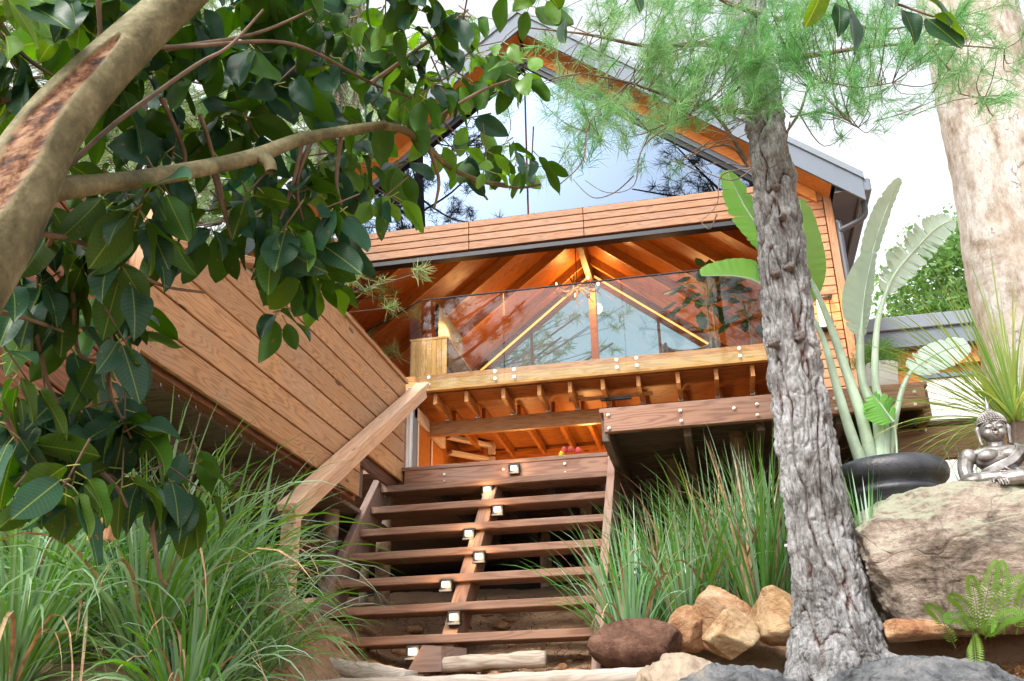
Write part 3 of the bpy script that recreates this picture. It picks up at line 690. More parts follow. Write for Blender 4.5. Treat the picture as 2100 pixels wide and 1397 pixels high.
# wicker chair
wc=thing('wicker_armchair','round backed brown wicker armchair behind the right railing panels','armchair',(-.1,12.6,5.9))
M_WICK=mat_plain('wicker',(.30,.21,.14),.75,0,.35,40,.8,bd=.01)
mb=MB()
for kk in range(15):
    z=6.02+kk*.045; rr=.33+.04*math.sin(kk*.25)
    pts=[(-.1+rr*math.cos(a),12.6+rr*.9*math.sin(a),z+(.10*math.sin(a) if kk>8 else 0)) for a in np.linspace(-.1,2*PI-.1,24)] if kk<10 else [(-.1+rr*math.cos(a),12.6+rr*.9*math.sin(a),z) for a in np.linspace(-.2,PI+.2,16)]
    v,f=tube_np(pts,[.024]*len(pts),6); mb.add(v,f)
for a in np.linspace(0,2*PI,26):
    top=6.65 if math.sin(a)>-.2 else 6.42
    v,f=tube_np([(-.1+.335*math.cos(a),12.6+.31*math.sin(a),6.0),(-.1+.36*math.cos(a),12.6+.34*math.sin(a),6.3),(-.1+.35*math.cos(a),12.6+.33*math.sin(a),top)],[.016]*3,5); mb.add(v,f)
mb.build('woven_body',M_WICK,wc)
block('seat_cushion',-.36,.16,12.36,12.86,6.18,6.30,mat_plain('cushion_fabric',(.42,.36,.30),.9,0,.05,8,.2),wc,c=.04)
for x,y in ((-.35,12.4),(.15,12.4),(-.35,12.8),(.15,12.8)): block('leg',x-.02,x+.02,y-.02,y+.02,5.9,6.05,W_DARK,wc)
# antler chandelier
ac=thing('antler_chandelier','antler chandelier with small glowing bulbs hanging in the gable room','chandelier',(-1.78,14,8.3))
M_ANT=mat_plain('antler_bone',(.20,.13,.08),.6,0,.3,12,.2)
rr=random.Random(4)
for i in range(7):
    a=2*PI*i/7; c=Vector((-1.78,14,8.38)); d=Vector((math.cos(a),math.sin(a),0)); s=Vector((-d.y,d.x,0))
    path=[c+d*.05,c+d*.18+Vector((0,0,-.09)),c+d*.30+s*.05+Vector((0,0,-.08)),c+d*.38+s*.10+Vector((0,0,.05))]
    sp=smooth_path(path,5); v,f=tube_np(sp,lerp_list([.022,.018,.014,.004],len(sp)),7); mb=MB(); mb.add(v,f)
    for t in (6,10): 
        q=sp[t]; e=q+s*(-.05)+d*.07+Vector((0,0,.12*rr.choice([1,-1]))); v,f=tube_np([q,q.lerp(e,.5)+d*.02,e],[.013,.010,.003],6); mb.add(v,f)
    mb.build('antler',M_ANT,ac)
    if i%2==0:
        b_=c+d*.34+Vector((0,0,.02)); v,f=rock_np((.022,.022,.035),3,sub=2,amp=0,cuts=0); obj('bulb',mesh_np('bulb',v,f,E_BULB,True),ac,b_)
board('hanging_chain',(-1.78,14,8.4),(-1.78,14,10.4),.012,.012,M_BLACK,ac,up=(0,1,0),c=0)
lamp('lamp_glow',(-1.78,13.9,8.15),7,(1,.52,.18),.2,ac)
# LED strip light, then added warm fill lamps without fittings in both storeys
lamp('strip_glow',(-2.0,17.6,10.2),20,(1,.45,.12),.12,hs_)
for x,y,z,e in ((-3.6,13.2,7.4,20),(-.4,13.2,7.4,20),(-3.3,16.6,8.6,18),(-.7,16.6,8.6,18)): lamp('room_fill',(x,y,z),e,(1,.52,.18),.25,hs_)
for x,y,z,e in ((-2.6,13.3,4.4,18),(-.6,13.0,4.6,15),(-2.9,12.0,4.2,9)): lamp('room_fill',(x,y,z),e,(1,.50,.16),.15,hs_)
# ================================================================ SECOND BUILDING (right)
sb=thing('side_building','low side building with grey roof edge, orange eave board and white wall','building',(3.5,13,3.4))
block('roof_edge',2.10,8,12.9,16,6.42,6.66,M_GREY,sb); block('roof_cap',2.06,8,12.86,16.05,6.665,6.86,M_GREYL,sb,c=.01)
block('eave_board',2.2,8,13.05,13.12,6.18,6.415,W_SOFF,sb); block('wall',2.2,8,13.14,13.3,5.85,6.3,W_SOFF,sb)
block('window_head',2.9,8,13.05,13.13,6.0,6.06,M_NAVY,sb); block('white_wall',2.9,8,13.08,13.135,3.0,5.995,M_WHITE,sb); block('wall',2.2,2.9,13.08,13.135,3.0,6.15,W_SOFF,sb)
# white planter on the deck corner
p=at(1812,797,Y=5.72)
pl=thing('white_planter','white round planter with feathery fern on the deck corner','planter',(p.x,5.72,3.37))
prof=[(.055,0),(.066,.004),(.085,.16),(.090,.175),(.080,.175),(.078,.14),(0,.14)]
def lathe(name,prof,c,mat,parent,n=32):
    V=[];F=[]
    for r,z in prof:
        for j in range(n): V.append((c[0]+r*math.cos(2*PI*j/n),c[1]+r*math.sin(2*PI*j/n),c[2]+z))
    for i in range(len(prof)-1):
        for j in range(n): F.append((i*n+j,i*n+(j+1)%n,(i+1)*n+(j+1)%n,(i+1)*n+j))
    v=np.array(V); 
    return obj(name,mesh_np(name,v-np.array(c),np.array(F),mat,True),parent,c)
lathe('pot',[(r*1.15,z*1.15) for r,z in prof],(p.x,5.72,3.372),M_WHITE,pl)
# feathery foliage
M_FERN=mat_leaf('asparagus_fern',(.10,.24,.05),(.12,.28,.06),None,.3)
mb=MB(); r=np.random.default_rng(5)
for i in range(700):
    a=r.uniform(0,2*PI);e=r.uniform(-.1,1.4);L=r.uniform(.03,.20)
    c=np.array([p.x,5.72,3.57])+L*np.array([math.cos(a)*math.cos(e),math.sin(a)*math.cos(e),math.sin(e)*.8])
    for j in range(6):
        d=r.normal(size=3);d/=np.linalg.norm(d);s=np.cross(d,r.normal(size=3));s=s/np.linalg.norm(s)*.0014;q=c+r.normal(size=3)*.012
        mb.add([q-s,q+s,q+d*.022+s,q+d*.022-s],[(0,1,2,3)])
o=mb.build('fern_foliage',M_FERN,pl,False); o['kind']='stuff'
# black pot
M_POT=mat_plain('black_pot_clay',(.035,.037,.045),.42,0,.35,9,.5,bd=.006)
pc=at(1832,1000,Y=5.02); pz=2.46
bp=thing('black_round_pot','big black pot with a fat rolled rim holding the giant strelitzia','pot',(pc.x,5.05,pz))
lathe('pot_body',[(.16,-.25),(.20,-.1),(.215,.0),(.218,.06),(.222,.09),(.240,.105),(.246,.120),(.238,.135),(.225,.145),(.223,.155),(.250,.168),(.272,.19),(.280,.22),(.274,.25),(.255,.272),(.228,.278),(.21,.268),(.205,.24),(0,.23)],(pc.x,5.05,pz+.06),M_POT,bp,48)
# protea bouquet
pb=thing('protea_bouquet','three pink red protea blooms with a yellow flower on the landing edge','flowers',(-.98,6.6,3.37))
M_PRO=mat_plain('protea_red',(.62,.08,.07),.6,0,.3,30,.2); M_PROY=mat_plain('flower_yellow',(.80,.55,.02),.6,0,.2,30,.2); M_STEM=mat_plain('stem_green',(.14,.22,.07),.7,0,.3,12,.1)
for i,(px,py,mt,sc_) in enumerate([(1157,925,M_PRO,1),(1170,924,M_PRO,1),(1186,926,M_PRO,1.15),(1152,934,M_PROY,.7)]):
    q=at(px,py,Y=6.6); mb=MB()
    for ring,(rad,hh,nn_) in enumerate([(.018,.045,12),(.012,.052,10),(.006,.055,7)]):
        for j in range(nn_):
            a=2*PI*j/nn_+ring; d=np.array([math.cos(a),math.sin(a),0]); s=np.array([-d[1],d[0],0])*.0055
            b0=np.array(q)+np.array([0,0,-.022]); m_=b0+d*rad*1.25+np.array([0,0,hh*.5]); t_=b0+d*rad*(.9 if ring else 1.0)+np.array([0,0,hh])
            mb.add([b0-s*.5,b0+s*.5,m_+s,m_-s,t_+s*.3,t_-s*.3],[(0,1,2,3),(3,2,4,5)])
    mb.build('bloom',mt,pb,False)
    v,f=tube_np([(q.x,6.6,3.37),(q.x,6.6,q.z-.015)],[.004,.004],6); centred('stem',v,f,M_STEM,pb)
mb=MB()
for i in range(60):
    a=r.uniform(0,2*PI); c=np.array([-.98+r.uniform(-.09,.09),6.6+r.uniform(-.03,.03),3.37]); d=np.array([math.cos(a)*.35,math.sin(a)*.35,1.]); s=np.array([.004,0,0]); L=r.uniform(.03,.055)
    mb.add([c-s,c+s,c+d*L],[(0,1,2)])
mb.build('leaves',M_STEM,pb,False)
# irrigation stakes
for (x0,y0,x1,y1,Y,lab) in [(1320,1285,1303,1165,4.95,'left of the tall grass beside the right stringer'),(1628,1205,1612,1110,4.95,'beside the left edge of the pine trunk')]:
    a=at(x0,y0,Y=Y);b_=at(x1,y1,Y=Y)
    t=thing('irrigation_stake','thin black irrigation stake with hose '+lab,'irrigation stake',tuple(a),'irrigation stakes in the planting')
    v,f=tube_np([a-Vector((0,0,.1)),a,b_],[.006,.006,.005],8); centred('stake',v,f,M_BLACK,t)
    sp=smooth_path([b_,b_+Vector((.012,-.01,-.03)),a.lerp(b_,.5)+Vector((.018,-.01,0)),a+Vector((.02,-.01,.05)),a+Vector((.05,0,.03)),a+Vector((.05,0,-.02)),a+Vector((0,0,-.03))],5)
    v,f=tube_np(sp,[.003]*len(sp),6); centred('hose',v,f,mat_plain('blue_hose',(.04,.08,.10),.5,0,.1,8,0),t,True)
    block('clip',b_.x-.01,b_.x+.01,Y-.01,Y+.01,b_.z-.03,b_.z-.015,M_WHITE,t)
# ================================================================ TREES AND PLANTS
def vor(p):
    d,_=noise.voronoi(p); return d[1]-d[0],d[0]
def bark_trunk(path,radii,nu,nv,name,mat,parent,plate=(15,15,4.6),depth=.02,seed=0):
    sp=smooth_path(path,max(1,nv//(len(path)-1))); m=len(sp); rr=np.interp(np.linspace(0,1,m),np.linspace(0,1,len(radii)),radii)
    V=np.zeros((m*nu,3)); A=np.zeros(m*nu)
    for i,p in enumerate(sp):
        for j in range(nu):
            a=2*PI*j/nu; ca,sa=math.cos(a),math.sin(a)
            q=Vector((p.x+ca*rr[i],p.y+sa*rr[i],p.z)); w=noise.noise_vector(q*3.1+Vector((seed,0,0)))*.10+noise.noise_vector(q*13)*.02
            s=Vector(((q.x-p.x+p.x*.2)*plate[0],(q.y-p.y)*plate[1],q.z*plate[2]))+Vector((w.x*plate[0],w.y*plate[1],w.z*plate[2]))
            e,_=vor(s); e2,_=vor(s*Vector((1,1,.5))*2.6+Vector((5,5,5)))
            fq=Vector((q.x*14,q.y*14,q.z*2.1))+noise.noise_vector(q*5)*.45
            f1=abs(noise.noise(fq+Vector((seed,3,1))))*4.2; f2=abs(noise.noise(Vector((q.x*34,q.y*34,q.z*5.5))+noise.noise_vector(q*9)*.5))*3.6
            cv=min(1,e*8)
            k1=min(1,f1); k1=min(k1,.40+f2*.8,.5+cv*.6); k2=min(1,e2*7)
            h=depth*(k1**.6)*(.8+.5*noise.noise(q*9))+depth*.16*k2+.006*noise.fractal(Vector((q.x*40,q.y*40,q.z*14)),.7,2,5)
            r=rr[i]-depth*.8+h
            V[i*nu+j]=(p.x+ca*r,p.y+sa*r,p.z+.0); A[i*nu+j]=k1*.75+.25*k2
    F=np.array([(i*nu+j,i*nu+(j+1)%nu,(i+1)*nu+(j+1)%nu,(i+1)*nu+j) for i in range(m-1) for j in range(nu)])
    c=V.mean(0); return obj(name,mesh_np(name,V-c,F,mat,True,{'crack':A}),parent,c)
m,nt,b=newmat('pine_bark'); k=N(nt); v=k.coords((1,1,1),False)
a_=k.n('ShaderNodeAttribute'); a_.attribute_name='crack'
st_=k.n('ShaderNodeMapping'); st_.inputs['Scale'].default_value=(30,30,6); k.l(v,st_.inputs[0])
n1=k.noise(v,5,6,.7); n2=k.noise(st_.outputs[0],2,6,.75)
pl_=k.ramp(k.math('ADD',k.math('MULTIPLY',n1,.5),k.math('MULTIPLY',n2,.5)),[(.38,(.055,.05,.047)),(.47,(.165,.162,.16)),(.59,(.35,.355,.36))])
fis=k.mix(n1,(.012,.008,.006),(.11,.045,.032))
k.l(k.mix(k.ramp(a_.outputs['Fac'],[(.16,(0,0,0)),(.46,(1,1,1))]),fis,pl_),b.inputs['Base Color']); b.inputs['Roughness'].default_value=.9; b.inputs['Specular IOR Level'].default_value=.2
k.bump(k.math('ADD',n2,k.noise(v,60,6,.7)),.8,.012,b); M_BARK=m
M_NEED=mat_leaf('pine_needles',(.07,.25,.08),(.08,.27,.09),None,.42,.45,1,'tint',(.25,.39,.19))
M_NEEDF=mat_leaf('pine_needles_far',(.18,.27,.12),(.20,.30,.13),None,.4,.5,1,'tint',(.32,.38,.20))
M_NEEDD=mat_leaf('pine_needles_dark',(.05,.07,.04),(.06,.08,.045),None,.2,.5,1,'tint',(.14,.13,.09))
M_TWIG=mat_plain('pine_twig',(.16,.12,.09),.85,0,.3,20,.4)
def tuft(mb,c,d,n,L,w,r,spread=.9,droop=0.,t=0.):
    """a spray of needles around the shoot tip c pointing along d (numpy)"""
    dd=np.tile(d,(n,1))+r.normal(size=(n,3))*spread; dd/=np.linalg.norm(dd,axis=1)[:,None]
    Ls=(L*r.uniform(.6,1.1,n))[:,None]
    s=np.cross(dd,r.normal(size=(n,3))); s/=np.linalg.norm(s,axis=1)[:,None]; s*=w
    b0=c+d*(r.uniform(-.6,.25,n)[:,None]*L)
    m_=b0+dd*Ls*.5; e=b0+dd*Ls; e[:,2]-=droop*Ls[:,0]; m_[:,2]-=droop*.3*Ls[:,0]
    V=np.stack([b0-s,b0+s,m_+s,m_-s,e+s*.3,e-s*.3],1).reshape(-1,3)
    i=np.arange(n)[:,None]*6
    F=np.concatenate([i+np.array([[0,1,2,3]]),i+np.array([[3,2,4,5]])])
    mb.add(V,F,np.repeat(np.clip(r.normal(t,.25,n),0,1),6))
def unit(v): v=np.asarray(v,float); return v/np.linalg.norm(v)
# ---- the big pine in front of the house
pt=thing('pine_tree','tall pine with deeply fissured grey bark right of the stairs','pine tree',(.47,4.62,1.8))
bx=lambda py,px,Y=4.62: at(px,py,Y=Y)
path=[at(1732,1392,Y=4.60),at(1716,1330,Y=4.62),at(1703,1220,Y=4.64),at(1683,1080,Y=4.65),at(1652,900,Y=4.65),at(1628,740,Y=4.65),at(1606,560,Y=4.65),at(1590,400,Y=4.65),at(1566,230,Y=4.65),at(1545,80,Y=4.66),(.50,4.70,5.9),(.52,4.75,7.0),(.5,4.8,8.5),(.55,4.8,11)]
path[0].z-=.05
bark_trunk(path,[.27,.205,.165,.148,.135,.126,.118,.110,.100,.094,.085,.07,.05,.02],240,800,'trunk',M_BARK,pt,(11,11,6.0),.036)
# root flare
mb=MB()
for i,(px,py,Y) in enumerate([(1640,1385,4.45),(1690,1400,4.40),(1760,1395,4.40),(1815,1380,4.45),(1860,1370,4.48)]):
    a=Vector((.46+.02*(i-2),4.66,1.90)); e=at(px,py+8,Y=Y); sp=smooth_path([a,a.lerp(e,.5)+Vector((0,-.03,-.02)),e,e+Vector(((i-2)*.06,-.1,-.1))],6)
    v,f=tube_np(sp,lerp_list([.10,.075,.045,.018],len(sp)),14,.25,11,i); mb.add(v,f,.6)
mb.build('root',M_BARK,pt,True,'crack')
# knots / branch stubs
for px,py,rr_ in ((1592,385,.022),(1618,548,.03),(1590,560,.028),(1640,690,.03),(1587,705,.028),(1605,445,.02)):
    c=at(px,py,Y=4.52); v,f=rock_np((rr_,.03,rr_*.8),int(px),sub=3,amp=.35,cuts=3,fr=3); o=obj('branch_knot',mesh_np('branch_knot',v,f,M_BARK,True,{'crack':np.full(len(v),.3)}),pt,c)
def branch(pts,r0,r1,parent,name='branch',mat=None,n=7,amp=.2):
    sp=smooth_path(pts,5); v,f=tube_np(sp,lerp_list([r0,(r0+r1)*.45,r1],len(sp)),n,amp,9); return centred(name,v,f,mat or M_TWIG,parent,True)
A=lambda px,py,Y: at(px,py,Y=Y)
MAIN=[([A(1530,110,4.6),A(1440,90,4.5),A(1330,95,4.3),A(1200,70,4.1),A(1060,55,4.0)],.022),
      ([A(1525,228,4.6),A(1460,222,4.5),A(1390,205,4.4),A(1290,170,4.25),A(1190,150,4.1)],.018),
      ([A(1530,330,4.6),A(1500,280,4.5),A(1470,240,4.45),A(1440,220,4.4),A(1400,240,4.3),A(1330,270,4.2)],.014),
      ([A(1535,345,4.6),A(1500,300,4.5),A(1450,305,4.4),A(1400,330,4.3)],.009),
      ([A(1600,120,4.65),A(1690,110,4.7),A(1790,95,4.7),A(1900,90,4.7),A(2060,100,4.7)],.020),
      ([A(1590,40,4.65),A(1700,30,4.8),A(1800,60,4.9),A(1960,40,5.0)],.018),
      ([A(1600,290,4.65),A(1640,230,4.6),A(1660,180,4.55),A(1700,170,4.5),A(1760,180,4.5),A(1830,170,4.5)],.009),
      ([A(1620,240,4.6),A(1700,230,4.55),A(1760,262,4.5)],.005),
      ([A(1560,30,4.6),A(1480,0,4.4),A(1400,-60,4.3),A(1250,-80,4.1)],.018),
      ([A(1900,85,4.7),A(1950,150,4.7),A(1965,190,4.65),A(2020,200,4.6)],.006),
      ([A(1290,170,4.25),A(1210,250,4.2),A(1195,330,4.2),A(1140,385,4.2)],.006)]
allp=[]
for pts,r0 in MAIN:
    branch(pts,r0,.003,pt); allp+= [np.array(q) for q in smooth_path(pts,8)]
# dead twigs
dead=[[(1545,345),(1500,370),(1430,350),(1400,365)],[(1540,345),(1480,360),(1470,420),(1435,455)],[(1400,240),(1320,300),(1300,380),(1245,395),(1200,370)],[(1300,360),(1260,395),(1215,405),(1175,368)],[(1530,340),(1470,335),(1410,340),(1370,325)],[(1500,285),(1440,300),(1395,330)],[(1290,170),(1240,240),(1190,300),(1130,300)],[(1210,70),(1130,40),(1060,30)],[(1190,150),(1110,170),(1060,220)],[(1640,235),(1690,300),(1750,262)],[(1230,300),(1250,230),(1330,190)],[(1620,250),(1600,330),(1560,350)],[(1470,440),(1455,470),(1435,452)]]
for i,dp in enumerate(dead):
    Y=4.3 if i<9 else 4.5
    branch([A(x,y,Y+.02*j) for j,(x,y) in enumerate(dp)],.0045,.0015,pt,'dead_twig')
# needle sprays, sampled over the real volume in front of and beside the trunk
DENS={ # rows y (every 50 px), columns x from 950 step 50
0:  [1,1,1,2,3,5,7,8,9,9,9,9,9,9,8,7,6,6,6,6,5,4,3,3],
50: [1,1,1,2,3,4,6,8,9,9,9,9,9,9,7,7,6,5,5,5,4,3,2,2],
100:[0,1,1,2,3,4,6,9,9,9,9,9,9,8,7,7,6,5,5,5,4,3,2,2],
150:[0,2,2,3,4,4,6,8,9,9,9,9,9,7,6,6,5,4,4,3,3,2,2,2],
200:[0,2,2,4,6,7,6,6,7,5,3,2,3,4,3,3,4,3,1,1,1,2,1,0],
250:[0,1,1,3,6,7,6,5,3,1,0,0,0,0,1,3,2,0,0,0,0,0,0,0],
300:[0,1,2,2,3,3,2,2,1,1,0,0,0,0,0,0,0,0,0,0,0,0,0,0],
350:[0,1,1,1,0,0,0,1,0,0,0,0,0,0,0,0,0,0,0,0,0,0,0,0]}
cells=[(950+50*c,y,d) for y,row in DENS.items() for c,d in enumerate(row) if d]
wts=np.array([c[2]**1.5 for c in cells]);wts/=wts.sum()
r=np.random.default_rng(21); mb=MB(); tw=MB()
allp=np.array(allp)
for i in range(400):
    cx_,cy_,_=cells[r.choice(len(cells),p=wts)]
    px=cx_+r.uniform(0,50);py=cy_+r.uniform(-10,45)
    Y=r.uniform(3.9,5.4) if not(1510<px<1620 and py>60) else r.uniform(4.0,4.4)
    c=np.array(at(px,py,Y=Y)); j=np.argmin(((allp-c)**2).sum(1)); b0=allp[j]
    dv_=c-b0; L=np.linalg.norm(dv_)
    if L>.6: b0=c-dv_/L*.5
    mid=(b0+c)/2+np.array([0,0,-.03])+r.normal(size=3)*.03
    if L>.03:
        sp=smooth_path([b0,mid,c],3); v,f=tube_np(sp,lerp_list([.0032,.0018],len(sp)),4); tw.add(v,f)
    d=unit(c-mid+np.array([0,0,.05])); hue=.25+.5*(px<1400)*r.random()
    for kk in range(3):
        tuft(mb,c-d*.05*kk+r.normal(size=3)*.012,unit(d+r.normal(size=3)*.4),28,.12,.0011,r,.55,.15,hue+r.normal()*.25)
# crown above the frame
for i in range(260):
    z=r.uniform(6.3,11); rad=(11.5-z)*.42; a=r.uniform(0,2*PI); q=rad*math.sqrt(r.random())
    c=np.array([.5+q*math.cos(a),4.8+q*math.sin(a),z]); tuft(mb,c,unit([math.cos(a),math.sin(a),.4]),40,.18,.003,r,.8,.1,.3)
o=mb.build('needles',M_NEED,pt,False); o['kind']='stuff'
o=tw.build('twigs',M_TWIG,pt); o['kind']='stuff'

# ---- generic pine for background and reflections
def pine_proto(name,H,seed,mat,nb=34,crown=(.35,1.),spread=.22,dens=8,trunk_r=.22,w=.010,nl=.26):
    r=np.random.default_rng(seed); V=MB(); B=MB()
    tp=[(noise.noise(Vector((seed,i*.3,0)))*.35,noise.noise(Vector((seed+9,i*.3,0)))*.35,H*i/10) for i in range(11)]
    v,f=tube_np(tp,[trunk_r*(1-.085*i) for i in range(11)],10,.15,2); 
    for i in range(nb):
        t=crown[0]+(crown[1]-crown[0])*((i+.5)/nb); z=H*t; a=i*2.4+r.uniform(-.4,.4); L=H*spread*(1.15-t)**.7*r.uniform(.7,1.2)*1.4
        d=np.array([math.cos(a),math.sin(a),0]); b0=np.array([np.interp(z,[q[2] for q in tp],[q[0] for q in tp]),np.interp(z,[q[2] for q in tp],[q[1] for q in tp]),z])
        e=b0+d*L+np.array([0,0,L*r.uniform(.1,.45)]); m_=(b0+e)/2+np.array([0,0,-.08*L])
        sp=smooth_path([b0,m_,e],4); v2,f2=tube_np(sp,lerp_list([trunk_r*.28*(1.1-t),.02],len(sp)),5); B.add(v2,f2)
        for kk in range(dens):
            q=b0+(e-b0)*r.uniform(.35,1.02)+r.normal(size=3)*L*.10
            v3,f3=tube_np([tuple((b0+(e-b0)*.5+q)/2),tuple(q)],[.012,.006],3); B.add(v3,f3)
            for _ in range(2): tuft(V,q+r.normal(size=3)*.08,unit(d+r.normal(size=3)*.7+np.array([0,0,.4])),26,nl,w,r,.9,.05,.3)
    return (v,f),B,V
def pine(name_label,parts,loc,rot=0,group=None,scale=1,mat=None,bark=None,proto=None):
    t=thing('pine_tree',name_label,'pine tree',loc,group)
    if proto is None:
        (v,f),B,V=parts
        o1=obj('trunk',mesh_np('trunk',v,f,bark,True),None); o2=B.build('branches',bark,None,loc=(0,0,0)); o3=V.build('needles',mat,None,False,loc=(0,0,0)); o3['kind']='stuff'; o2['kind']='stuff'
        proto=[o1.data,o2.data,o3.data]
        for o in (o1,o2,o3): bpy.data.objects.remove(o)
    for nm,me in zip(('trunk','branches','needles'),proto):
        o=obj(nm,me,t,mw=Matrix.Translation(loc)@Matrix.Rotation(rot,4,'Z')@Matrix.Scale(scale,4))
        if nm!='trunk': o['kind']='stuff'
    return proto
M_BARKF=mat_plain('far_bark',(.17,.13,.11),.9,0,.3,3,.5,bd=.03)
p1=pine('pale green pine beside the left wall of the house seen through the fig leaves',pine_proto('a',13,3,None,nb=60,dens=20,spread=.26,w=.006,nl=.22,crown=(.12,1)),(-8.5,12.5,2.9),.3,'pines behind the fig branches',1,M_NEEDF,M_BARKF)
GX='pines behind the fig branches'
pine('pine standing farthest left behind the clad screen',None,(-11.5,9.0,2.6),1.7,GX,1.05,proto=p1)
pine('pine behind the balustrade close to the house wall at the left',None,(-6.6,9.2,2.6),2.9,GX,.62,proto=p1)
pine('pine rising behind the left roof slope of the house',None,(-8.6,20.5,4.2),4.1,GX,1.25,proto=p1)
pine('pine farthest back, left of the house roof',None,(-9.5,27,6.5),5.2,GX,1.25,proto=p1)
pine('pine behind the left edge of the frame above the plaster pier',None,(-9.0,6.2,2.4),3.3,GX,.9,proto=p1)
# trees beyond the back gable window
p2=pine('dark pine seen through the back gable window, left of the king post',pine_proto('b',9,8,None,nb=46,dens=10,spread=.2,w=.012,crown=(.2,1)),(-4.9,27,6.0),.1,'pines beyond the back window',.62,M_NEEDD,M_BARKF)
for x,y,s,rt,lab in ((-1.8,29,.40,1,'low dark pine seen through the back gable window right of the king post'),(.4,29,.5,2.2,'dark pine seen through the back window behind the wicker armchair'),(-3.1,33,.42,3.1,'small dark pine low in the back gable window beside the king post')):
    pine(lab,None,(x,y,gz(x,y)),rt,'pines beyond the back window',s,proto=p2)
# pines across the garden, mirrored in the gable and railing glass
p3=pine('tall bare stemmed pine across the garden mirrored left in the gable glass',pine_proto('c',25,15,None,nb=44,dens=12,spread=.16,trunk_r=.42,w=.006,nl=.34,crown=(.5,1)),(-8.2,-4,-1),.4,'pines mirrored in the house glass',1,M_NEEDD,M_BARKF)
for x,y,s,rt,lab in ((-10.5,-13,.85,2.,'second tall pine mirrored near the middle of the gable glass'),(2.3,-5,1.12,3.6,'tall pine whose crown is mirrored at the right end of the gable glass'),(-12,-9,.8,1.2,'pine far left behind the garden mirrored low in the glass'),(6.5,-10,.8,5,'pine far right behind the garden mirrored low in the glass'),(-1,-20,.62,4.,'small distant pine mirrored in the railing glass'),(-17,-16,.8,.6,'distant pine at the left garden edge')):
    pine(lab,None,(x,y,gz(x,y)),rt,'pines mirrored in the house glass',s,proto=p3)
# hanging brown pine branch behind the fig
hb=thing('hanging_pine_branch','dark drooping pine branch with long brown green needles behind the fig branch','pine branch',tuple(at(640,60,Y=4.6)))
mb=MB(); tw=MB(); r=np.random.default_rng(77)
for i in range(26):
    x0=r.uniform(560,740); p0=at(x0,-60,Y=4.6+r.uniform(-.4,.5)); x1=x0+r.uniform(-60,60); y1=r.uniform(60,400); p1_=at(x1,y1,Y=4.6+r.uniform(-.4,.5))
    sp=smooth_path([p0,p0.lerp(p1_,.5)+Vector((.05,0,0)),p1_],6); v,f=tube_np(sp,lerp_list([.007,.003],len(sp)),5); tw.add(v,f)
    for q in sp[3:]: tuft(mb,np.array(q),np.array([0,0,-1.]),26,.17,.0013,r,.35,.2,r.uniform(0,.8))
o=mb.build('needles',M_NEEDD,hb,False); o['kind']='stuff'; tw.build('twigs',M_TWIG,hb)

# ---- big smooth barked gum trunk at the right
m,nt,b=newmat('gum_bark'); k=N(nt); v=k.coords((1,1,1),False)
ms=k.n('ShaderNodeMapping'); ms.inputs['Scale'].default_value=(1,1,.45); k.l(v,ms.inputs[0])
n1=k.noise(ms.outputs[0],2.4,8,.72,.7); n2=k.noise(ms.outputs[0],13,8,.75); n3=k.noise(ms.outputs[0],1.1,3,.5,.4)
c1=k.ramp(k.math('ADD',k.math('MULTIPLY',n1,.6),k.math('MULTIPLY',n2,.4)),[(.38,(.15,.11,.08)),(.45,(.32,.265,.215)),(.52,(.46,.43,.39)),(.62,(.56,.555,.54))])
c1=k.mix(k.math('MULTIPLY',k.math('GREATER_THAN',n3,.58),.35),c1,(.34,.26,.18))
vo=k.n('ShaderNodeTexVoronoi',feature='DISTANCE_TO_EDGE'); vo.inputs['Scale'].default_value=7; dd_=k.n('ShaderNodeVectorMath',operation='ADD'); nn=k.n('ShaderNodeTexNoise'); nn.inputs['Scale'].default_value=3.5; nn.inputs['Detail'].default_value=6
k.l(ms.outputs[0],nn.inputs['Vector']); k.l(ms.outputs[0],dd_.inputs[0]); k.l(nn.outputs[1],dd_.inputs[1]); k.l(dd_.outputs[0],vo.inputs['Vector'])
cr=k.math('SUBTRACT',1.,k.math('MULTIPLY',vo.outputs[0],34.),clamp=True); cr=k.math('MULTIPLY',cr,k.math('GREATER_THAN',n1,.57))
k.l(k.mix(k.math('MULTIPLY',cr,.65),c1,(.16,.08,.05)),b.inputs['Base Color']); b.inputs['Roughness'].default_value=.8; b.inputs['Specular IOR Level'].default_value=.2
k.bump(k.math('SUBTRACT',k.math('ADD',n1,n2),cr),.7,.03,b); M_GUM=m
gt=thing('gum_tree','massive gum tree with peeling cream and brown bark at the right edge','tree',(2.6,8,2.5))
pth=[(2.62,8.0,2.3),(2.60,8,3.2),(2.60,8,4.4),(2.68,8,5.4),(2.78,8,6.6),(2.82,8,8),(2.9,8,12)]
sp=smooth_path(pth,26); rr_=np.interp(np.linspace(0,1,len(sp)),np.linspace(0,1,7),[.48,.385,.33,.37,.405,.415,.30]); V=[];nu=72
for i,p in enumerate(sp):
    for j in range(nu):
        a=2*PI*j/nu; q=Vector((p.x+math.cos(a)*rr_[i],p.y+math.sin(a)*rr_[i],p.z)); rad=rr_[i]*(1+.05*noise.noise(q*2.2)+.02*noise.fractal(q*7,.8,2,5)); V.append((p.x+math.cos(a)*rad,p.y+math.sin(a)*rad,p.z))
F=np.array([(i*nu+j,i*nu+(j+1)%nu,(i+1)*nu+(j+1)%nu,(i+1)*nu+j) for i in range(len(sp)-1) for j in range(nu)])
centred('trunk',V,F,M_GUM,gt,True)

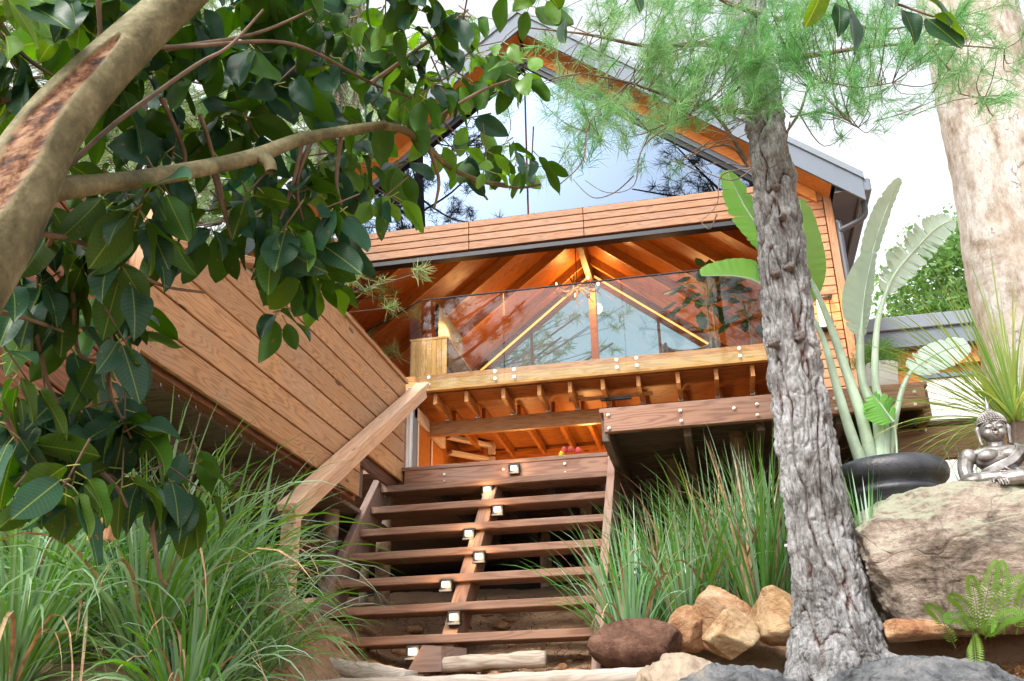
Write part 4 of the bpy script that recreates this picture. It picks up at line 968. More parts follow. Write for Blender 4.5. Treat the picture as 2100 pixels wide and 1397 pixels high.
# ---- leafy tree far right
def leafy(c,rad,n,size,r,mb):
    cl=[np.array(c)+unit(r.normal(size=3))*np.array(rad)*r.uniform(.25,1)**.5 for _ in range(n//60)]
    for q in cl:
        m_=60; P=q+r.normal(size=(m_,3))*np.array(rad)*.12
        d=r.normal(size=(m_,3)); d/=np.linalg.norm(d,axis=1)[:,None]; s=np.cross(d,r.normal(size=(m_,3))); s/=np.linalg.norm(s,axis=1)[:,None]
        L=size*r.uniform(.6,1.3,m_)[:,None]
        V=np.stack([P-d*L,P+s*L*.5,P+d*L,P-s*L*.5],1).reshape(-1,3); i=np.arange(m_)[:,None]*4
        mb.add(V,i+np.array([[0,1,2,3]]),r.random()*.8)
M_LFY=mat_leaf('tree_leaves',(.085,.17,.045),(.11,.21,.06),None,.4,.5,1,'tint',(.17,.27,.08))
r=np.random.default_rng(9)
lt=thing('leafy_tree','round green leafy tree behind the side building roof','tree',(6.6,22,4))
mb=MB(); leafy((6.9,22,11.0),(2.5,2.0,1.9),17000,.085,r,mb); leafy((7.0,22,9.2),(2.5,2,1.8),9000,.09,r,mb); o=mb.build('crown',M_LFY,lt,False); o['kind']='stuff'
v,f=tube_np([(6.9,22,3.5),(6.8,22,7),(6.9,22,10.5)],[.3,.22,.08],10,.1); centred('trunk',v,f,M_BARKF,lt,True,base=True)
for i in range(9):
    a=i*.7; e=(6.9+1.8*math.cos(a),22+1.5*math.sin(a),10.6+1.0*math.sin(i*2.)); v,f=tube_np([(6.85,22,8.2+i*.15),(6.9+.8*math.cos(a),22+.7*math.sin(a),9.6),e],[.10,.06,.02],6); centred('limb',v,f,M_BARKF,lt,True)
lt2=thing('leafy_tree','small pale leafy tree showing between strelitzia stems left of the roof edge','tree',(4.4,24,4.5))
mb=MB(); leafy((4.6,24,10.2),(1.1,1.0,1.1),3600,.08,r,mb); o=mb.build('crown',M_LFY,lt2,False); o['kind']='stuff'
v,f=tube_np([(4.6,24,4.5),(4.6,24,10)],[.15,.05],8,.1); centred('trunk',v,f,M_BARKF,lt2,True,base=True)

# ================================================================ FIG (foreground)
m,nt,b=newmat('fig_bark'); k=N(nt); v=k.coords((1,1,1),False)
n1=k.noise(v,9,6,.65,.3); n2=k.noise(v,70,4,.6)
a_=k.n('ShaderNodeAttribute'); a_.attribute_name='scar'
c=k.ramp(k.math('ADD',k.math('MULTIPLY',n1,.75),k.math('MULTIPLY',n2,.25)),[(.36,(.055,.05,.022)),(.5,(.13,.115,.055)),(.64,(.24,.22,.125))])
sr_=k.n('ShaderNodeMapping'); sr_.inputs['Rotation'].default_value=(0,-.85,0); k.l(v,sr_.inputs[0]); sc_=k.n('ShaderNodeMapping'); sc_.inputs['Scale'].default_value=(24,24,2.5); k.l(sr_.outputs[0],sc_.inputs[0]); n4=k.noise(sc_.outputs[0],3,5,.6)
c=k.mix(a_.outputs['Fac'],c,k.ramp(n4,[(.36,(.02,.008,.005)),(.48,(.13,.05,.02)),(.60,(.26,.15,.08))]))
k.l(c,b.inputs['Base Color']); b.inputs['Roughness'].default_value=.7; b.inputs['Specular IOR Level'].default_value=.3; k.bump(k.math('ADD',n1,n2),.5,.006,b); M_FIGB=m
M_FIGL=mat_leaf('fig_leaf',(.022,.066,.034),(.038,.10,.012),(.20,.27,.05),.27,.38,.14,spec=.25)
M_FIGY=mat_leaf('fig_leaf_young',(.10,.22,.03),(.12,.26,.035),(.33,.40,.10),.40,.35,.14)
M_FTW=mat_plain('fig_twig',(.15,.10,.065),.7,0,.3,14,.2); M_PET=mat_plain('fig_petiole',(.24,.26,.06),.6,0,.1,10,0)
ft=thing('fig_tree','rubber fig with scarred olive trunk and large glossy leaves hanging over the upper left','fig tree',tuple(at(-60,700,D=2.0)))
def DD(px,py,d): return at(px,py,D=d)
def figlimb(pts,rad,name,n=28,scar=None,kk=12):
    sp=smooth_path(pts,kk); rr_=lerp_list(rad,len(sp)); v,f=tube_np(sp,rr_,n,.07,5); a=np.zeros(len(v))
    v=np.array(v)
    if scar:
        for i in range(len(v)):
            ring=i//n; t=ring/(len(sp)-1); p=sp[ring]; q=Vector(v[i])-p; vw=(p-Vector(CAM)).normalized()
            # broad strip on the side of the trunk that faces the path
            up=Vector((-.62,-.41,.66)); e=(-q.normalized()).dot(vw); u=q.normalized().dot(up.normalized())
            if e>0 and scar[0]<t<scar[1]:
                wv=.42*math.sin(PI*(t-scar[0])/(scar[1]-scar[0]))**.5*(1+.35*noise.noise(Vector((t*9,0,0))))
                s_=1-abs(u-.12-.1*noise.noise(Vector((t*5,3,0))))/max(wv,.01)
                if s_>0:
                    a[i]=min(1,s_*4); v[i]-=np.array(q.normalized())*min(1,s_*3)*.009
    c=v.mean(0); return obj(name,mesh_np(name,v-c,f,M_FIGB,True,{'scar':a}),ft,c)
figlimb([DD(-230,750,1.75),DD(-75,550,1.8),DD(15,420,1.85),DD(92,282,1.92),DD(185,170,2.0),DD(290,68,2.1),DD(412,-45,2.2),DD(555,-185,2.35)],[.100,.080,.068,.054,.050,.044,.038,.035],'trunk',96,(.08,.66),24)
figlimb([DD(40,400,1.88),DD(110,388,1.92),DD(200,378,1.98),DD(320,362,2.08),DD(450,338,2.2),DD(530,318,2.28),DD(610,288,2.36),DD(700,270,2.45),DD(790,256,2.52)],[.04,.023,.0185,.0175,.017,.0175,.0155,.0135,.0105],'branch',24)
figlimb([DD(535,322,2.27),DD(552,335,2.25),DD(556,352,2.24)],[.018,.014,.012],'branch_stub',14)
figlimb([DD(780,258,2.52),DD(830,268,2.55),DD(880,305,2.6),DD(925,345,2.65),DD(990,372,2.7),DD(1040,378,2.75)],[.0105,.010,.009,.007,.006,.004],'branch',12)
TW=[[(925,345),(985,372),(1060,385),(1110,378)],[(870,262),(930,220),(990,185),(1045,165)],[(12,520),(40,590),(75,690),(100,790),(150,880),(215,965),(285,1015),(315,1022)],
[(60,478),(150,492),(250,540),(330,585),(420,600)],[(120,360),(240,250),(400,135),(470,95),(540,20)],[(230,80),(300,95),(390,95),(560,85),(650,110),(760,170),(860,210),(930,270)],
[(0,50),(50,115),(130,170)],[(0,205),(60,215),(150,240)],[(200,-20),(205,60),(200,85)],[(435,345),(455,420),(475,490)],[(410,235),(440,330),(470,470)],[(620,290),(600,380),(575,450)],[(640,285),(610,370),(620,450),(650,520)],
[(700,275),(690,370),(700,420)],[(880,305),(900,370),(890,430)],[(960,360),(1000,410)],[(310,1022),(315,1100),(330,1185),(345,1200)],[(250,560),(225,640),(230,730),(225,800),(270,900)],[(210,970),(240,1000),(260,1040)],[(560,450),(590,520),(610,560)],[(340,100),(520,70),(640,20)],[(760,170),(830,120),(960,20)],[(330,200),(380,330),(300,360)],[(110,480),(80,560),(75,640)],[(150,600),(160,720),(200,740)],[(0,640),(60,655),(130,680)],[(10,860),(60,950),(30,1000)]]
def tdist(px,py): return float(np.interp(px,[0,300,600,1000],[2.05,2.2,2.42,2.72]))+ (0.08 if py>500 else 0)
tw=MB()
for ti,pl_ in enumerate(TW):
    off=random.Random(ti).uniform(-.08,.1)
    sp=smooth_path([DD(x,y,tdist(x,y)+off) for x,y in pl_],6); v,f=tube_np(sp,lerp_list([.0062,.0045,.003],len(sp)),7,.1,20); tw.add(v,f)
# leaf meshes: x along the midrib, y across
def leafmesh(name,L,W,fold,curl,wave,mat,seed):
    nx,ny=13,6; V=[];F=[]
    for i in range(nx):
        t=i/(nx-1); wd=W*(math.sin(PI*min(1,t*.97+.02)**.92))**.72*(1 if t<.93 else .75)
        if i in(0,nx-1): wd=.0005
        for j in range(-ny//2,ny//2+1):
            u=j/(ny//2); y=u*wd; x=t*L; z=abs(y)*fold-curl*t*t*L+wave*math.sin(t*9+seed+u*2)*abs(u)*.004
            V.append((x,y,z))
    n=ny+1
    for i in range(nx-1):
        for j in range(ny): F.append((i*n+j,(i+1)*n+j,(i+1)*n+j+1,i*n+j+1))
    return mesh_np(name,np.array(V),np.array(F),mat,True)
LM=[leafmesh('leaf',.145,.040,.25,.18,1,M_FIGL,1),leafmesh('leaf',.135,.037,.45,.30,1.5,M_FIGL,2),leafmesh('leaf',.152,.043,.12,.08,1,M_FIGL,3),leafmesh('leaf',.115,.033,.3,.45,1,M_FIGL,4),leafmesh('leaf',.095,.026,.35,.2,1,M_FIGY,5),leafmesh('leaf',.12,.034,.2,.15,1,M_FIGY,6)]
FD={0:[6,8,8,9,9,9,9,9,7,4,1,0],100:[8,8,6,8,9,9,8,8,7,4,2,0],200:[5,4,4,8,9,9,8,7,5,4,3,0],300:[3,2,2,4,5,6,5,7,6,5,3,1],400:[4,3,3,4,6,8,8,6,2,1,0,0],500:[4,6,5,2,5,7,6,1,0,0,0,0],600:[5,7,6,1,0,1,2,0,0,0,0,0],700:[6,5,4,0,0,0,0,0,0,0,0,0],800:[5,6,4,0,0,0,0,0,0,0,0,0],900:[6,5,5,2,0,0,0,0,0,0,0,0],1000:[2,5,4,3,0,0,0,0,0,0,0,0]}
cells=[(100*c,y,d) for y,row in FD.items() for c,d in enumerate(row) if d]; wts=np.array([c[2] for c in cells],float); wts/=wts.sum()
r=np.random.default_rng(123); pet=MB(); LEAVES=[]
cl=[]
tries=0
while len(cl)<185 and tries<9000:
    tries+=1
    x,y,_=cells[r.choice(len(cells),p=wts)]; px=x+r.uniform(0,100); py=y+r.uniform(-60,60)-35
    if all((px-a)**2+(py-b2)**2>31**2 for a,b2 in cl): cl.append((px,py))
cl+=[(1000,350),(1040,290),(1090,345),(960,160),(1030,85),(1065,165),(700,340),(830,330),(640,500),(560,500),(660,590),(560,640),(250,1000),(200,980),(330,1010),(150,1000),(420,1010)]
def place_leaf(base,dirv,nrm,me,sc_):
    x=Vector(dirv).normalized(); z=Vector(nrm); z=(z-x*z.dot(x)).normalized(); y=z.cross(x)
    mw=Matrix(((x.x,y.x,z.x,base[0]),(x.y,y.y,z.y,base[1]),(x.z,y.z,z.z,base[2]),(0,0,0,1)))@Matrix.Scale(sc_,4)
    LEAVES.append((mw,me))
for ci,(px,py) in enumerate(cl):
    d0=tdist(px,py)+r.uniform(-.12,.22)+(.24 if 120<px<760 and py<390 else 0)+ (.15 if px<250 and 500<py<900 else 0); c=DD(px,py,d0); nl=int(r.integers(4,7))
    ax=Vector((r.normal(),r.normal(),-.4)).normalized()
    s2=c-ax*.10+Vector((0,0,.03)); v,f=tube_np([s2,c.lerp(s2,.5),c],[.0024,.002,.0018],6); tw.add(v,f)
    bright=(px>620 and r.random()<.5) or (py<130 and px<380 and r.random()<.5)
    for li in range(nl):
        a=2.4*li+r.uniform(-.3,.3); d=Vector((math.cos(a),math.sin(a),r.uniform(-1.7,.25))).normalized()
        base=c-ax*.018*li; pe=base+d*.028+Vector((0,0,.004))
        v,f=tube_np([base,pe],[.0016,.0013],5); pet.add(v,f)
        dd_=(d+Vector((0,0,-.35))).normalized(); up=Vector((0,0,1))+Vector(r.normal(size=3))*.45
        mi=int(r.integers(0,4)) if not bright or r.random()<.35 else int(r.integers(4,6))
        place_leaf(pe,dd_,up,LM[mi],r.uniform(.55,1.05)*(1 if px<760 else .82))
# right hand overhanging sprig at the top of the picture
for (px,py,tx,ty,mi,sc_) in [(1690,-30,1655,75,4,.9),(1735,0,1765,85,0,.6),(1720,10,1728,55,1,.55),(1850,20,1885,65,1,.5),(1915,35,1995,70,5,.62),(1900,38,1960,80,2,.62),(1890,-5,1975,15,3,.6),(1840,-30,1830,0,0,.7),(1145,20,1130,-20,1,.7),(1160,40,1150,75,0,.5),(1290,-20,1325,0,3,.6)]:
    a=DD(px,py,2.2);e=DD(tx,ty,2.15); place_leaf(a,e-a,Vector((0,-.3,1))+Vector(r.normal(size=3))*.3,LM[mi],(e-a).length/.12)
sp=smooth_path([DD(1700,-90,2.3),DD(1800,-10,2.2),DD(1860,15,2.2),DD(1915,35,2.2)],5); v,f=tube_np(sp,lerp_list([.004,.002],len(sp)),6); tw.add(v,f)
sp=smooth_path([DD(1100,-60,2.6),DD(1180,-10,2.5),DD(1300,-20,2.4),DD(1690,-80,2.3)],6); v,f=tube_np(sp,lerp_list([.004,.004],len(sp)),6); tw.add(v,f)
order=sorted(range(len(LEAVES)),key=lambda i:(LEAVES[i][0].translation-Vector(CAM)).length)
vis=[i for i in order]
for i in vis[:300]: obj('leaf',LEAVES[i][1],ft,mw=LEAVES[i][0])
rest=MB(); ry=MB()
for i in vis[300:]:
    mw,me=LEAVES[i]; n_=len(me.vertices); co=np.zeros(n_*3,dtype=np.float32); me.vertices.foreach_get('co',co); co=co.reshape(-1,3); A4=np.array(mw)
    w_=co@A4[:3,:3].T+A4[:3,3]; F=np.array([list(p.vertices) for p in me.polygons]); (ry if me.materials[0]==M_FIGY else rest).add(w_,F)
M_FIGL2=mat_leaf('fig_leaf_far',(.022,.066,.034),(.038,.10,.012),None,.27,.38,.14,spec=.25)
M_FIGY2=mat_leaf('fig_leaf_young_far',(.10,.22,.03),(.11,.25,.035),None,.40,.35,.14)
o=rest.build('leaves',M_FIGL2,ft); o and o.__setitem__('kind','stuff')
o=ry.build('leaves',M_FIGY2,ft)
if o: o['kind']='stuff'
o=tw.build('twigs',M_FTW,ft); o['kind']='stuff'; o=pet.build('petioles',M_PET,ft); o['kind']='stuff'

# ================================================================ GRASS CLUMPS
M_GR=mat_leaf('strap_grass',(.085,.25,.045),(.08,.25,.025),None,.38,.28,1,'tint',(.38,.54,.42),spec=.7)  # tint colour: pale bluish highlights put into the colour of random blades
M_GRD=mat_plain('dry_grass',(.42,.27,.15),.8,0,.3,20,.0)
def clump(c,n,L,w,seed,lab,bias=(0,0),droop=1.5,el=(60,88),mat=M_GR,group='strap leaved grass clumps',name='grass_clump',cat='grass clump',dry=.17,br=.07,tint=.25,lv=.34):
    r=np.random.default_rng(seed); g_=MB(); dr=MB(); t=thing(name,lab,cat,tuple(c),group); c=np.array(c,float)
    for i in range(n):
        a=r.uniform(0,2*PI); e=math.radians(r.uniform(*el)); ll=L*r.uniform(.55,1.08); ww=w*r.uniform(.6,1.2)
        d=np.array([math.cos(a)*math.cos(e)+bias[0]*r.uniform(.2,1),math.sin(a)*math.cos(e)+bias[1]*r.uniform(.2,1),math.sin(e)]); d/=np.linalg.norm(d)
        b0=c+np.array([math.cos(a),math.sin(a),0])*br*math.sqrt(r.random())
        ns=9; P=[b0]; D=d.copy(); dp=droop*r.uniform(.45,1.4)/ns
        isdry=r.random()<dry
        for s in range(ns):
            D=D+np.array([0,0,-dp*(.35+1.3*s/ns)])*(1.8 if isdry else 1); D/=np.linalg.norm(D); P.append(P[-1]+D*ll/ns)
        side=np.cross(d,[0,0,1.]); side/=np.linalg.norm(side)+1e-9; tw_=r.uniform(-.5,.5)
        V=[];F=[]
        for s,p_ in enumerate(P):
            t_=s/ns; wd=ww*(.55+.45*min(1,t_*4))*(1-t_**3.0); n2=side*math.cos(tw_*t_*2)+np.array([0,0,1])*math.sin(tw_*t_*2)
            mid=p_-np.array([0,0,1.])*wd*.25
            V+= [p_-n2*wd/2,mid,p_+n2*wd/2]
            if s<ns: q=3*s; F+=[(q,q+1,q+4,q+3),(q+1,q+2,q+5,q+4)]
        (dr if isdry else g_).add(V,F,min(1,max(0,r.normal(tint,lv))))
    o=g_.build('blades',mat,t); o['kind']='stuff'
    o=dr.build('dry_blades',M_GRD,t)
    if o: o['kind']='stuff'
    return t
def G(px,py,Y,dz=0):
    p=at(px,py,Y=Y); p.z=gz(p.x,p.y)+dz; return p
LG=[(30,1360,3.3,'at the far left bottom corner'),(150,1250,3.7,'below the hanging fig leaves at the left'),(300,1330,3.5,'at the bottom, second from the left corner'),(330,1130,4.3,'behind the others, reaching up to the clad balustrade'),(430,1280,4.0,'in the middle of the left planting'),(500,1250,4.25,'arching over the handrail post'),(500,1370,3.9,'low at the bottom beside the upright boulder'),(230,1100,4.6,'at the back left under the walkway'),(90,1130,4.5,'beside the dark leaning post'),(410,1080,4.9,'rearmost, in the shade under the walkway'),(380,1420,3.4,'cut by the bottom edge left of centre')]
for i,(px,py,Y,lab) in enumerate(LG):
    p=at(px,py,Y=Y); z=gz(p.x,p.y); 
    clump((p.x,p.y,z),(185 if i not in(7,9,5) else 100),(1.12 if i<4 else .92) if i not in(6,10) else .7,.0155,100+i,'green strap leaved grass clump '+lab,bias=(.10 if i<4 else -.03,-.06),droop=2.2,dry=.07,el=(50,87))
RG=[(1290,1285,4.98,'left of the right planting against the stair stringer',.78),(1400,1250,5.1,'behind the small reddish rock',.80),(1480,1215,5.25,'upright behind the tallest orange rock',.95),(1560,1215,5.15,'upright between the orange rock and the pine trunk',1.02),(1610,1200,5.3,'close against the left side of the pine trunk',.95),(1370,1190,5.6,'rear of the right planting in the deck shade',.75),(1500,1150,5.7,'rearmost under the right deck face board',.8)]
for i,(px,py,Y,lab,L) in enumerate(RG):
    p=at(px,py,Y=Y); z=gz(p.x,p.y)
    clump((p.x,p.y,z),145,L,.0150,200+i,'green strap leaved grass clump '+lab,bias=(-.10 if i<2 else .02,-.06),droop=1.25 if i<2 else .8,el=(58,88),br=.09)
p=at(1775,1080,Y=4.62); clump((p.x,p.y,p.z-.1),22,.42,.012,301,'small upright grass tuft between the pine trunk and the black pot',droop=.25,el=(72,89),dry=.1,br=.05,group=None)
p=at(1990,1010,Y=5.15); clump((p.x,p.y,p.z-.1),60,.40,.008,302,'thin grass tuft between the black pot and the statue',droop=1.4,el=(35,80),dry=.35,br=.08,group=None)
# spiky yucca behind the statue
M_YUC=mat_leaf('yucca_leaf',(.13,.27,.08),(.15,.30,.07),None,.35,.35,1,'tint',(.40,.46,.14),spec=.5)
p=at(2082,868,Y=5.25)
yuc=clump((p.x,p.y,p.z),270,.98,.0085,401,'spiky yellow green yucca rosette behind the silver statue',bias=(-.25,0),droop=.75,el=(-12,85),mat=M_YUC,group=None,name='yucca_plant',cat='plant',dry=.0,br=.05,tint=.35,lv=.3)
v,f=tube_np([(p.x,p.y,gz(p.x,p.y)-.1),(p.x,p.y,p.z)],[.05,.045],12,.1); centred('stem',v,f,M_BARKF,yuc,True)

# ================================================================ STRELITZIA
M_STL=mat_leaf('strelitzia_leaf',(.30,.42,.33),(.34,.46,.35),None,.35,.30,1,'tint',(.46,.56,.50),spec=.6)
M_STG=mat_leaf('strelitzia_leaf_green',(.09,.26,.03),(.11,.30,.04),None,.42,.30,1,'tint',(.22,.42,.10),spec=.6)
M_STP=mat_plain('strelitzia_stem',(.36,.47,.34),.45,0,.18,5,.15)
sz=thing('strelitzia_plant','giant strelitzia with thick grey green stems and torn paddle leaves in the black pot','strelitzia',(pc.x,5.05,2.75))
def paddle(mid,wl,wr,side,mat,seed,tears=(),droop=.2,name='leaf'):
    """mid: midrib points; wl/wr half widths left/right; side: vector across"""
    r=np.random.default_rng(seed); sp=smooth_path(mid,12); n=len(sp); mb=MB()
    for sgn,W in ((-1,wl),(1,wr)):
        if W<=0: continue
        tear_off=0; 
        grp=[];cur=[]
        for i in range(n):
            cur.append(i)
            if r.random()<tears[0] and len(cur)>1: grp.append(cur);cur=[i]
        grp.append(cur)
        for gi,gr_ in enumerate(grp):
            if len(gr_)<2: continue
            swing=r.uniform(-.25,.35)*tears[1]; dr_=r.uniform(0,.5)*tears[1]; V=[];F=[]; K=6
            for ii,i in enumerate(gr_):
                t=i/(n-1); tan=(sp[min(i+1,n-1)]-sp[max(i-1,0)]).normalized(); sd=Vector(side); sd=(sd-tan*sd.dot(tan)).normalized()*sgn; nm=tan.cross(sd)*sgn
                w_=W*(math.sin(PI*(t*.93+.055)))**.55
                gap=.82 if (len(gr_)>2 and ii in(0,len(gr_)-1) and tears[1]>0) else 1
                for kk in range(K+1):
                    u=kk/K
                    q=sp[i]+(sd+tan*(.35+swing*.5)).normalized()*(w_*u*gap)+nm*(.22*w_*u-.35*w_*u*u*(droop+dr_))+Vector((0,0,-.30*w_*u*u*(droop+dr_)))
                    q+=nm*.0035*math.sin(i*1.9)*u
                    V.append(tuple(q))
            for ii in range(len(gr_)-1):
                for kk in range(K): q=ii*(K+1)+kk; F.append((q,q+1,q+K+2,q+K+1))
            mb.add(V,F,float(np.clip(r.normal(.4,.2),0,1)))
    o=mb.build(name,mat,sz)
    v,f=tube_np(sp,lerp_list([.009,.006,.002],n),8); a=MB(); a.add(v,f); a.build('midrib',M_STP,o)
    return o
def stem(pts,r0,r1): 
    sp=smooth_path(pts,6); v,f=tube_np(sp,lerp_list([r0,(r0+r1)/2,r1],len(sp)),14); return centred('stem',v,f,M_STP,sz,True)
stem([A(1790,960,5.05),A(1768,860,5.0),A(1735,760,5.0),A(1700,660,5.1),A(1670,590,5.2),A(1650,560,5.25)],.034,.010)
stem([A(1770,960,5.0),A(1742,880,4.98),A(1715,790,4.98),A(1690,700,5.05),A(1660,640,5.2)],.032,.012)
stem([A(1805,960,5.05),A(1800,860,5.05),A(1768,780,5.05),A(1765,680,5.05),A(1772,600,5.05)],.034,.013)
stem([A(1815,960,5.05),A(1812,860,5.05),A(1795,780,5.0),A(1800,660,5.0),A(1825,580,5.0)],.030,.010)
stem([A(1720,960,4.95),A(1690,880,4.95),A(1660,830,5.05)],.022,.018)
stem([A(1822,960,5.1),A(1832,880,5.1),A(1850,800,5.1),A(1868,762,5.1)],.022,.010)
stem([A(1840,960,5.0),A(1838,900,5.0),A(1832,862,4.98)],.006,.005)
# leaf tall, folded
paddle([A(1772,600,5.05),A(1784,540,5.05),A(1800,480,5.05),A(1822,420,5.05),A(1848,368,5.02)],.095,.05,(.75,.65,.0),M_STL,1,(.05,.5),.1)
paddle([A(1766,690,5.04),A(1768,650,5.03),A(1775,590,5.02),A(1790,520,5.0)],.125,.05,(.9,.3,-.25),M_STL,2,(.08,.4),.1)
# tattered right leaf
paddle([A(1815,600,5.0),A(1840,555,5.0),A(1880,508,5.02),A(1920,468,5.05),A(1955,450,5.1)],.13,.085,(.70,.2,-.62),M_STL,3,(.5,1.5),.45)
# leaves behind the pine trunk
paddle([A(1600,640,5.35),A(1580,600,5.35),A(1545,575,5.35),A(1500,566,5.35),A(1438,566,5.35)],.0,.20,(-.25,.2,.9),M_STG,4,(.14,.35),.1)
paddle([A(1580,520,5.3),A(1556,470,5.3),A(1525,420,5.3),A(1490,350,5.3)],.12,.12,(.85,.3,-.35),M_STG,5,(.1,.3),.1)
paddle([A(1650,620,5.3),A(1655,560,5.3),A(1650,500,5.3),A(1640,410,5.3)],.10,.13,(.95,.2,.0),M_STG,6,(.07,.3),.1)
# bright low leaf and right leaf
paddle([A(1832,866,4.98),A(1820,850,4.97),A(1808,832,4.96),A(1790,812,4.95)],.125,.125,(.82,.5,-.1),M_STG,7,(.16,.5),.1)
paddle([A(1868,762,5.1),A(1890,745,5.1),A(1930,722,5.1),A(1985,705,5.12)],.10,.12,(.2,.3,.92),M_STL,8,(.22,.6),.5)
# house plants inside, dark, right behind the railing
def houseplant(c,lab,n,L,seed):
    r=np.random.default_rng(seed); t=thing('house_plant',lab,'house plant',(c[0],c[1],5.9)); mb=MB(); s_=MB()
    v,f=tube_np([(c[0]-.0,c[1],5.9),(c[0],c[1],6.2)],[.12,.14],12); s_.add(*tube_np([(c[0],c[1],6.2),tuple(c)],[.015,.01],6)); centred('plant_pot',v,f,M_BLACK,t,True)
    for i in range(n):
        a=r.uniform(0,2*PI);e=r.uniform(.1,1.3); d=np.array([math.cos(a)*math.cos(e),math.sin(a)*math.cos(e),math.sin(e)]); q=np.array(c)+d*L*r.uniform(.5,1); v,f=tube_np([tuple(c),tuple((np.array(c)+q)/2+np.array([0,0,.05])),tuple(q)],[.006,.005,.004],5); s_.add(v,f)
        s=np.cross(d,[0,0,1.]);s/=np.linalg.norm(s); w_=.07;dd_=unit(d+np.array([0,0,-.8]))
        mb.add([q,q+dd_*.08-s*w_,q+dd_*.08+s*w_,q+dd_*.2-s*w_*.8,q+dd_*.2+s*w_*.8,q+dd_*.27],[(0,1,3,3),(0,2,1,1),(1,2,4,3),(3,4,5,5)] if False else [(0,1,3,5),(0,5,4,2)])
    mb.build('leaves',M_FIGL2,t,False); s_.build('stems',M_STEM,t)
houseplant((.20,12.2,7.0),'dark leafy pot plant inside behind the railing left of the pine trunk',26,.5,1)
houseplant((.75,12.6,6.9),'dark leafy pot plant inside nearest the right door frame',26,.5,2)
houseplant((.30,13.6,7.9),'tall dark plant inside whose leaves hang below the rafters',18,.5,3)
# fern, bottom right
M_FN=mat_leaf('fern_leaf',(.11,.23,.035),(.13,.26,.04),None,.35,.45,1)
fn=thing('sword_fern','bright green sword fern below the broad boulder at the right edge','fern',tuple(at(2020,1300,Y=4.2)))
r=np.random.default_rng(31)
for bx_,by_,ex,ey in [(2010,1300,1990,1180),(2010,1300,2100,1180),(2010,1300,1945,1220),(2010,1300,2045,1150),(2020,1310,2100,1260),(1995,1300,2005,1395),(2060,1300,2055,1150),(1960,1330,1900,1240),(2000,1300,1935,1270),(2085,1300,2110,1200),(2020,1310,2040,1290)]:
    a=A(bx_,by_,4.22);e=A(ex,ey,4.10); sp=smooth_path([a,a.lerp(e,.5)+Vector((0,-.02,.03)),e],14); mb=MB(); v,f=tube_np(sp,lerp_list([.002,.001],len(sp)),5); mb.add(v,f)
    for i,q in enumerate(sp[4:]):
        t=(i+1)/(len(sp)-4); L=.034*math.sin(PI*min(1,.15+t*.85))**.7+.004; tan=(sp[min(i+5,len(sp)-1)]-sp[i+3]).normalized(); vw=(q-Vector(CAM)).normalized()+Vector((.3,0,.2)); sd=tan.cross(vw).normalized()
        for s in (-1,1):
            d=(sd*s+tan*.35).normalized(); n_=tan*.0042
            mb.add([q-n_*.6,q+d*L*.5-n_,q+d*L,q+d*L*.5+n_],[(0,1,2,3)])
    mb.build('frond',M_FN,fn,False)
# ================================================================ STATUE
m,nt,b=newmat('tarnished_silver'); k=N(nt); v=k.coords((1,1,1),False)
g=k.n('ShaderNodeNewGeometry'); n1=k.noise(v,16,5,.6); n2=k.noise(v,90,4,.6)
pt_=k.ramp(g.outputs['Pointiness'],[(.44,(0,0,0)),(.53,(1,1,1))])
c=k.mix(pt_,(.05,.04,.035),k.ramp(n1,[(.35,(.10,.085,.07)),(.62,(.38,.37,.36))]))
k.l(c,b.inputs['Base Color']); b.inputs['Metallic'].default_value=.6; k.l(k.math('ADD',.36,k.math('MULTIPLY',n1,.25)),b.inputs['Roughness']); k.bump(n2,.12,.001,b); M_SIL=m
sp0=at(2064,1010,Y=4.60); ST=Vector((sp0.x,4.60,sp0.z-.002))
sta=thing('meditating_statue','silver cross legged meditating statue with curled hair and pointed topknot on the broad brown boulder','statue',tuple(ST))
bmS=bmesh.new()
def ell(c,s,rot=None,sub=3):
    mt=Matrix.Translation(c)@(rot if rot else Matrix.Identity(4))@Matrix.Diagonal((*s,1)); bmesh.ops.create_icosphere(bmS,subdivisions=sub,radius=1,matrix=mt)
def limb(pts,rad,k2=5,n=12):
    sp=smooth_path(pts,k2); v,f=tube_np(sp,lerp_list(rad,len(sp)),n); vs=[bmS.verts.new(tuple(q)) for q in v]
    for q in f: bmS.faces.new([vs[i] for i in q])
    m_=len(sp)
    bmS.faces.new([vs[i] for i in range(n)][::-1]); bmS.faces.new([vs[(m_-1)*n+i] for i in range(n)])
ell((0,-.01,.045),(.19,.115,.042)); ell((-.13,-.05,.045),(.075,.08,.04)); ell((.13,-.05,.045),(.075,.08,.04))
limb([(-.15,-.04,.05),(-.05,-.11,.045),(.08,-.10,.05)],[.045,.035,.024]); limb([(.15,-.04,.05),(.05,-.12,.04),(-.08,-.11,.03)],[.045,.035,.024])
ell((0,.01,.10),(.085,.06,.07)); ell((0,.005,.155),(.105,.062,.055)); ell((0,.005,.190),(.125,.052,.032)); 
ell((-.045,-.035,.168),(.048,.028,.03)); ell((.045,-.035,.168),(.048,.028,.03))
limb([(0,.008,.20),(0,.006,.25)],[.042,.036])
for s in (-1,1): ell((s*.125,.005,.180),(.040,.042,.040))
limb([(-.135,.005,.178),(-.150,.005,.12),(-.150,-.02,.065)],[.038,.034,.030]); limb([(-.150,-.02,.06),(-.105,-.085,.052),(-.055,-.125,.040)],[.031,.026,.019])
limb([(.135,.005,.178),(.148,.0,.12),(.140,-.03,.075)],[.038,.034,.030]); limb([(.140,-.03,.072),(.09,-.09,.07),(.035,-.115,.068)],[.030,.024,.018])
